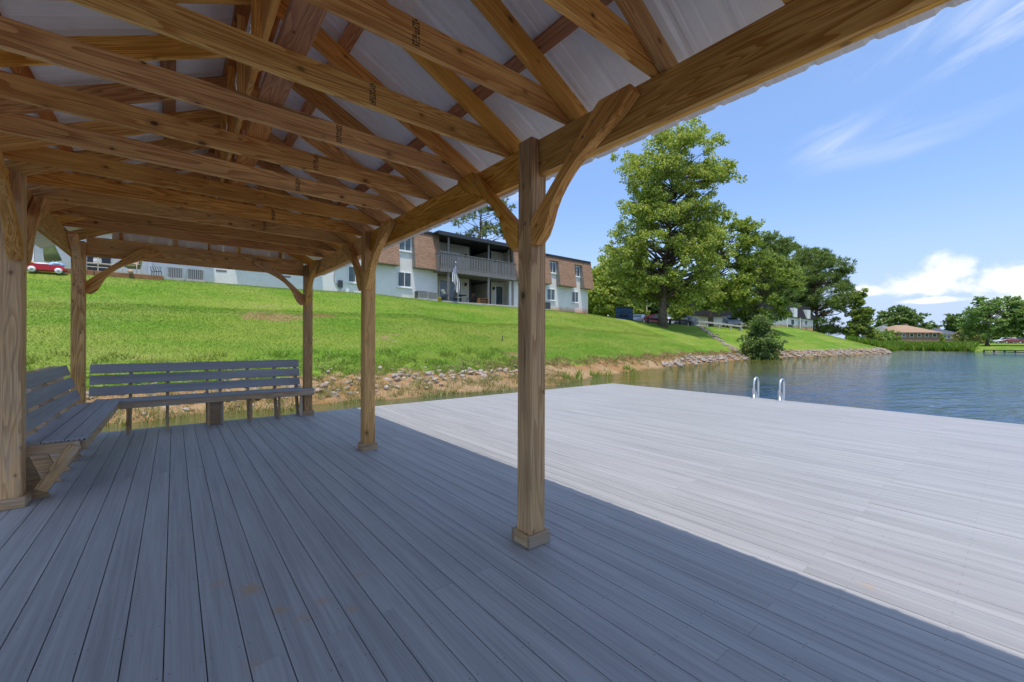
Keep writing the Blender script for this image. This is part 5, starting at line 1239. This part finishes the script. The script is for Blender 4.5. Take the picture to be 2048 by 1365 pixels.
def car(px, dd, yaw, col, label, kind='sedan', name='parked_car', group='cars in the parking lot'):
    x_, y_ = at_px(px, dd); z_ = gz(x_, y_) + (0.05 if 44 < x_ < 88 and 30.5 < y_ < 44 else 0.0)
    paint = car_paint('paint_' + '_'.join(str(int(c * 99)) for c in col), col)
    t = thing(name, label, 'car', (x_, y_, z_), group); t.rotation_euler = (0, 0, yaw)
    Mx = Matrix.Translation((x_, y_, z_)) @ Matrix.Rotation(yaw, 4, 'Z'); t.matrix_basis = Mx
    Lh = 2.3
    if kind == 'suv': low = [(-2.3, .35), (-2.33, .75), (-2.25, 1.0), (-2.1, 1.02), (-1.95, 1.6), (-1.7, 1.72), (0.2, 1.75), (.5, 1.68), (1.1, 1.08), (2.15, .98), (2.32, .75), (2.3, .35)]; gl = [(-1.92, 1.08), (-1.78, 1.58), (.18, 1.64), (.42, 1.6), (.92, 1.08)]
    else: low = [(-2.25, .32), (-2.3, .7), (-2.2, .95), (-1.5, 1.0), (-.9, 1.38), (-.5, 1.45), (.2, 1.44), (.5, 1.36), (1.15, .98), (2.1, .85), (2.28, .65), (2.25, .32)]; gl = [(-1.35, 1.0), (-.85, 1.32), (-.5, 1.38), (.2, 1.37), (.45, 1.3), (1.0, .98)]
    def ext(nm, pts, w0, w1, mat, parent):
        n = len(pts); V = [(a, w0 * (0.86 if b > 1.05 else 1), b) for a, b in pts] + [(a, w1 * (0.86 if b > 1.05 else 1), b) for a, b in pts]
        F = [tuple(range(n)), tuple(range(n, 2 * n))[::-1]] + [(i, n + i, n + (i + 1) % n, (i + 1) % n) for i in range(n)]
        me = mesh_from(V, F, nm); import bmesh; bm = bmesh.new(); bm.from_mesh(me); bmesh.ops.recalc_face_normals(bm, faces=bm.faces)
        if nm == 'body': bmesh.ops.bevel(bm, geom=list(bm.edges), offset=0.05, segments=2, affect='EDGES')
        bm.to_mesh(me); bm.free(); me.materials.append(mat); o = bpy.data.objects.new(nm, me); COL.objects.link(o); o.parent = parent; return o
    ext('body', low, -.9, .9, paint, t)
    ext('side_window', gl, -.90, -.80, M['glass'], t); ext('side_window', gl, .80, .90, M['glass'], t)
    sl = (gl[-2][0], gl[-2][1] + .04), (gl[-1][0] + .1, gl[-1][1] + .04)
    for nm, (a, b) in (('windscreen', sl), ('rear_window', ((gl[0][0] - .12, gl[0][1] + .04), (gl[1][0] - .08, gl[1][1] + .04)))):
        ext(nm, [(a[0], a[1]), (b[0], b[1]), (b[0] + .05 * (1 if nm == 'windscreen' else -1), b[1] + .03), (a[0] + .05 * (1 if nm == 'windscreen' else -1), a[1] + .03)], -.68, .68, M['glass'], t)
    for wx in (-1.4, 1.42):
        for wy in (-.82, .82):
            w = bpy.data.objects.new('wheel', wheel_me); COL.objects.link(w); w.parent = t; w.location = (wx, wy, .33); r_ = bpy.data.objects.new('rim', rim_me); COL.objects.link(r_); r_.parent = w
    for sy in (-.62, .62):
        h_ = bpy.data.objects.new('headlight', lamp_me_w); COL.objects.link(h_); h_.parent = t; h_.location = (2.2, sy, .72); h_ = bpy.data.objects.new('taillight', lamp_me_r); COL.objects.link(h_); h_.parent = t; h_.location = (-2.25, sy, .82)
    return t
def disc(r, w, seg=18):
    V = [(r * math.cos(a), s * w, r * math.sin(a)) for s in (-1, 1) for a in [2 * math.pi * k / seg for k in range(seg)]]
    F = [tuple(range(seg)), tuple(range(seg, 2 * seg))[::-1]] + [(k, seg + k, seg + (k + 1) % seg, (k + 1) % seg) for k in range(seg)]; return mesh_from(V, F, 'wheel')
wheel_me = disc(.33, .1); wheel_me.materials.append(M['rubber']); rim_me = disc(.2, .112); rim_me.materials.append(M['alu'])
Vb, Fb = cbox(.12, .36, .14, .02); lamp_me_w = mesh_from(Vb, Fb, 'headlight'); lamp_me_w.materials.append(M['white']); lamp_me_r = mesh_from(Vb, Fb, 'taillight'); lamp_me_r.materials.append(M['red'])
car(1277, 60, math.radians(200), (0.75, 0.76, 0.78), 'white car parked right of the blue dumpster')
car(1300, 60, math.radians(150), (0.5, 0.02, 0.02), 'bright red car behind the dark guard rail')
car(1330, 64, math.radians(195), (0.7, 0.7, 0.7), 'white car half hidden by the sycamore trunk')
car(1372, 66, math.radians(185), (0.02, 0.022, 0.03), 'black car between the sycamore and the grey guard rail', 'suv')
car(1462, 66, math.radians(215), (0.35, 0.38, 0.42), 'silver grey off road car at the right end of the grey guard rail', 'suv')

# ------------------------------------------------------------------ far white blocks with charcoal mansards
def mansard_block(name, label, x0, x1, y0, y1, zb, wall_h, roof_h, wins, over=0.5, inset=1.3):
    t = thing(name, label, 'building', ((x0 + x1) / 2, y0, zb))
    box_at('wall', x0, x1, y0, y1, zb - .6, zb + wall_h, M['brick'], t, .02)
    z0, z1 = zb + wall_h + .003, zb + wall_h + roof_h; o_, i_ = over, inset
    V = [(x0 - o_, y0 - o_, z0), (x1 + o_, y0 - o_, z0), (x1 + o_, y1 + o_, z0), (x0 - o_, y1 + o_, z0), (x0 + i_ * .3, y0 + i_ * .4, z1), (x1 - i_ * .3, y0 + i_ * .4, z1), (x1 - i_ * .3, y1 - i_, z1), (x0 + i_ * .3, y1 - i_, z1)]
    r = link('roof', mesh_from(V, [(3, 2, 1, 0), (4, 5, 6, 7), (0, 1, 5, 4), (1, 2, 6, 5), (2, 3, 7, 6), (3, 0, 4, 7)], 'roof'), M['dark_shingle'], t)
    box_at('ridge_deck', x0 + i_ * .3 - .05, x1 - i_ * .3 + .05, y0 + i_ * .4 - .05, y1 - i_, z1 + .002, z1 + .12, M['fascia'], r)
    for (a, w, z_, h_) in wins:
        wn = box_at('window', a, a + w, y0 - .06, y0 - .002, zb + z_, zb + z_ + h_, M['white'], t, .005)
        box_at('pane', a + .1, a + w / 2 - .04, y0 - .075, y0 - .061, zb + z_ + .1, zb + z_ + h_ - .1, M['glass'], wn, .003); box_at('pane', a + w / 2 + .04, a + w - .1, y0 - .075, y0 - .061, zb + z_ + .1, zb + z_ + h_ - .1, M['glass'], wn, .003)
        box_at('sill', a - .1, a + w + .1, y0 - .14, y0 - .003, zb + z_ - .14, zb + z_ - .003, M['white'], wn, .005)
    return t, z0, z1
t, z0, z1 = mansard_block('far_apartment_block', 'low white block with charcoal mansard behind the pines', 90, 118.5, 31.5, 42, 4.15, 2.55, 3.0, [(93, 1.6, .9, 1.2), (103.4, 1.8, .9, 1.2), (112.2, 1.8, .9, 1.2)])
for a in (103.2, 112.0): box_at('dormer', a, a + 2.1, 30.85, 32.2, z0 + .01, z0 + 2.0, M['white'], t, .01)
for a in (99.5, 107.5): box_at('porch_post', a, a + .15, 30.9, 31.05, 3.6, z0 - .01, M['white'], t, .01)
box_at('cooling_unit', 101.2, 102.2, 30.7, 31.4, 3.9, 5.0, M['ac_dark'], t); box_at('meter_panel', 108.3, 109.0, 31.2, 31.49, 4.8, 6.2, M['ac'], t); box_at('meter_panel', 109.4, 110.1, 31.2, 31.49, 4.8, 6.2, M['ac'], t)
mansard_block('parking_lot_block', 'white block with black mansard roof across the parking lot', 78, 104, 46, 58, 4.1, 3.1, 3.6, [(89, .9, 1.0, 1.3), (90.6, .9, 1.0, 1.3), (99, 1.5, .9, 1.4)])

# ------------------------------------------------------------------ far shore: houses, cars, landing
def gable_house(name, label, px0, px1, dd, wall_h, roof_h, depth, wallm, roofm, zb, hip=1.5, wing=None):
    A = Vector((*at_px(px0, dd), 0)); Bp = Vector((*at_px(px1, dd), 0)); X = (Bp - A).normalized(); Y = Vector((-X.y, X.x, 0))
    if Y.dot(fwd) < 0: Y = -Y
    L = (Bp - A).length; t = thing(name, label, 'house', (A.x, A.y, zb))
    W = lambda a, b, c: tuple(A + X * a + Y * b + Vector((0, 0, c)))
    def prism(nm, pts, faces, m, parent): return link(nm, mesh_from([W(*p) for p in pts], faces, nm), M[m], parent)
    q = [(0, 0, zb - 1), (L, 0, zb - 1), (L, depth, zb - 1), (0, depth, zb - 1), (0, 0, zb + wall_h), (L, 0, zb + wall_h), (L, depth, zb + wall_h), (0, depth, zb + wall_h)]
    bf = [(0, 1, 5, 4), (1, 2, 6, 5), (2, 3, 7, 6), (3, 0, 4, 7), (4, 5, 6, 7)]
    prism('wall', q, bf, wallm, t)
    e = .6; zr_ = zb + wall_h + .01
    r = prism('roof', [(-e, -e, zr_), (L + e, -e, zr_), (L + e, depth + e, zr_), (-e, depth + e, zr_), (hip, depth / 2, zr_ + roof_h), (L - hip, depth / 2, zr_ + roof_h)], [(0, 1, 5, 4), (1, 2, 5), (2, 3, 4, 5), (3, 0, 4), (3, 2, 1, 0)], roofm, t)
    prism('chimney', [(L * .7, depth * .6, zr_ + .5), (L * .7 + .8, depth * .6, zr_ + .5), (L * .7 + .8, depth * .6 + .6, zr_ + .5), (L * .7, depth * .6 + .6, zr_ + .5)] + [(L * .7, depth * .6, zr_ + roof_h + .5), (L * .7 + .8, depth * .6, zr_ + roof_h + .5), (L * .7 + .8, depth * .6 + .6, zr_ + roof_h + .5), (L * .7, depth * .6 + .6, zr_ + roof_h + .5)], bf, wallm, r)
    for k in range(5):
        a = L * (.1 + .18 * k); w = prism('window', [(a, -.08, zb + .9), (a + 1.1, -.08, zb + .9), (a + 1.1, -.003, zb + .9), (a, -.003, zb + .9), (a, -.08, zb + 2.0), (a + 1.1, -.08, zb + 2.0), (a + 1.1, -.003, zb + 2.0), (a, -.003, zb + 2.0)], bf, 'white', t)
        prism('pane', [(a + .12, -.1, zb + 1.0), (a + .98, -.1, zb + 1.0), (a + .98, -.081, zb + 1.0), (a + .12, -.081, zb + 1.0), (a + .12, -.1, zb + 1.9), (a + .98, -.1, zb + 1.9), (a + .98, -.081, zb + 1.9), (a + .12, -.081, zb + 1.9)], bf, 'glass', w)
    return t
M['greysiding'] = plain('grey_green_siding', (0.20, 0.21, 0.19), 0.8, 0.1); M['brownbrick'] = plain('brown_brick', (0.26, 0.17, 0.13), 0.85, 0.2)
gable_house('lake_house', 'single storey house with tan shingle roof across the lake', 1795, 1880, 118, 2.2, 2.3, 11, 'brownbrick', 'tan_shingle', 1.95, 4.5)
gable_house('lake_house_wing', 'grey sided gable house end left of the tan roof', 1774, 1812, 122, 2.3, 2.2, 9, 'greysiding', 'greysiding', 1.95, 2.6)
gable_house('slate_house', 'house with slate blue roof right of the tan roofed house', 1882, 1925, 136, 2.2, 2.2, 10, 'brownbrick', 'blue_shingle', 1.7, 3.0)
gable_house('long_shed', 'long low pale building behind the far parked cars', 1968, 2046, 165, 2.2, 1.0, 9, 'white', 'white', 1.4, .5)
car(2010, 118, math.radians(100), (0.72, 0.73, 0.75), 'white car parked on the far shore left of the red one', 'suv', group='cars on the far shore')
car(2022, 117, math.radians(120), (0.25, 0.03, 0.03), 'dark red car parked on the far shore', group='cars on the far shore')
car(2033, 119, math.radians(100), (0.04, 0.04, 0.05), 'black car parked on the far shore at the right edge', 'suv', group='cars on the far shore')
ld = thing('boat_landing', 'low dark timber landing along the far right shore', 'dock', (*at_px(2000, 80), WATER_Z))
a = Vector((*at_px(1968, 82.5), -0.12)); b = Vector((*at_px(2075, 77), -0.12)); member('deck_edge', a, b, 1.6, .16, M['rail_dark'], ld)
for k in range(6): p = a.lerp(b, k / 5); box_at('pile', p.x - .12, p.x + .12, p.y - .12, p.y + .12, -1.6, -0.21, M['rail_dark'], ld)
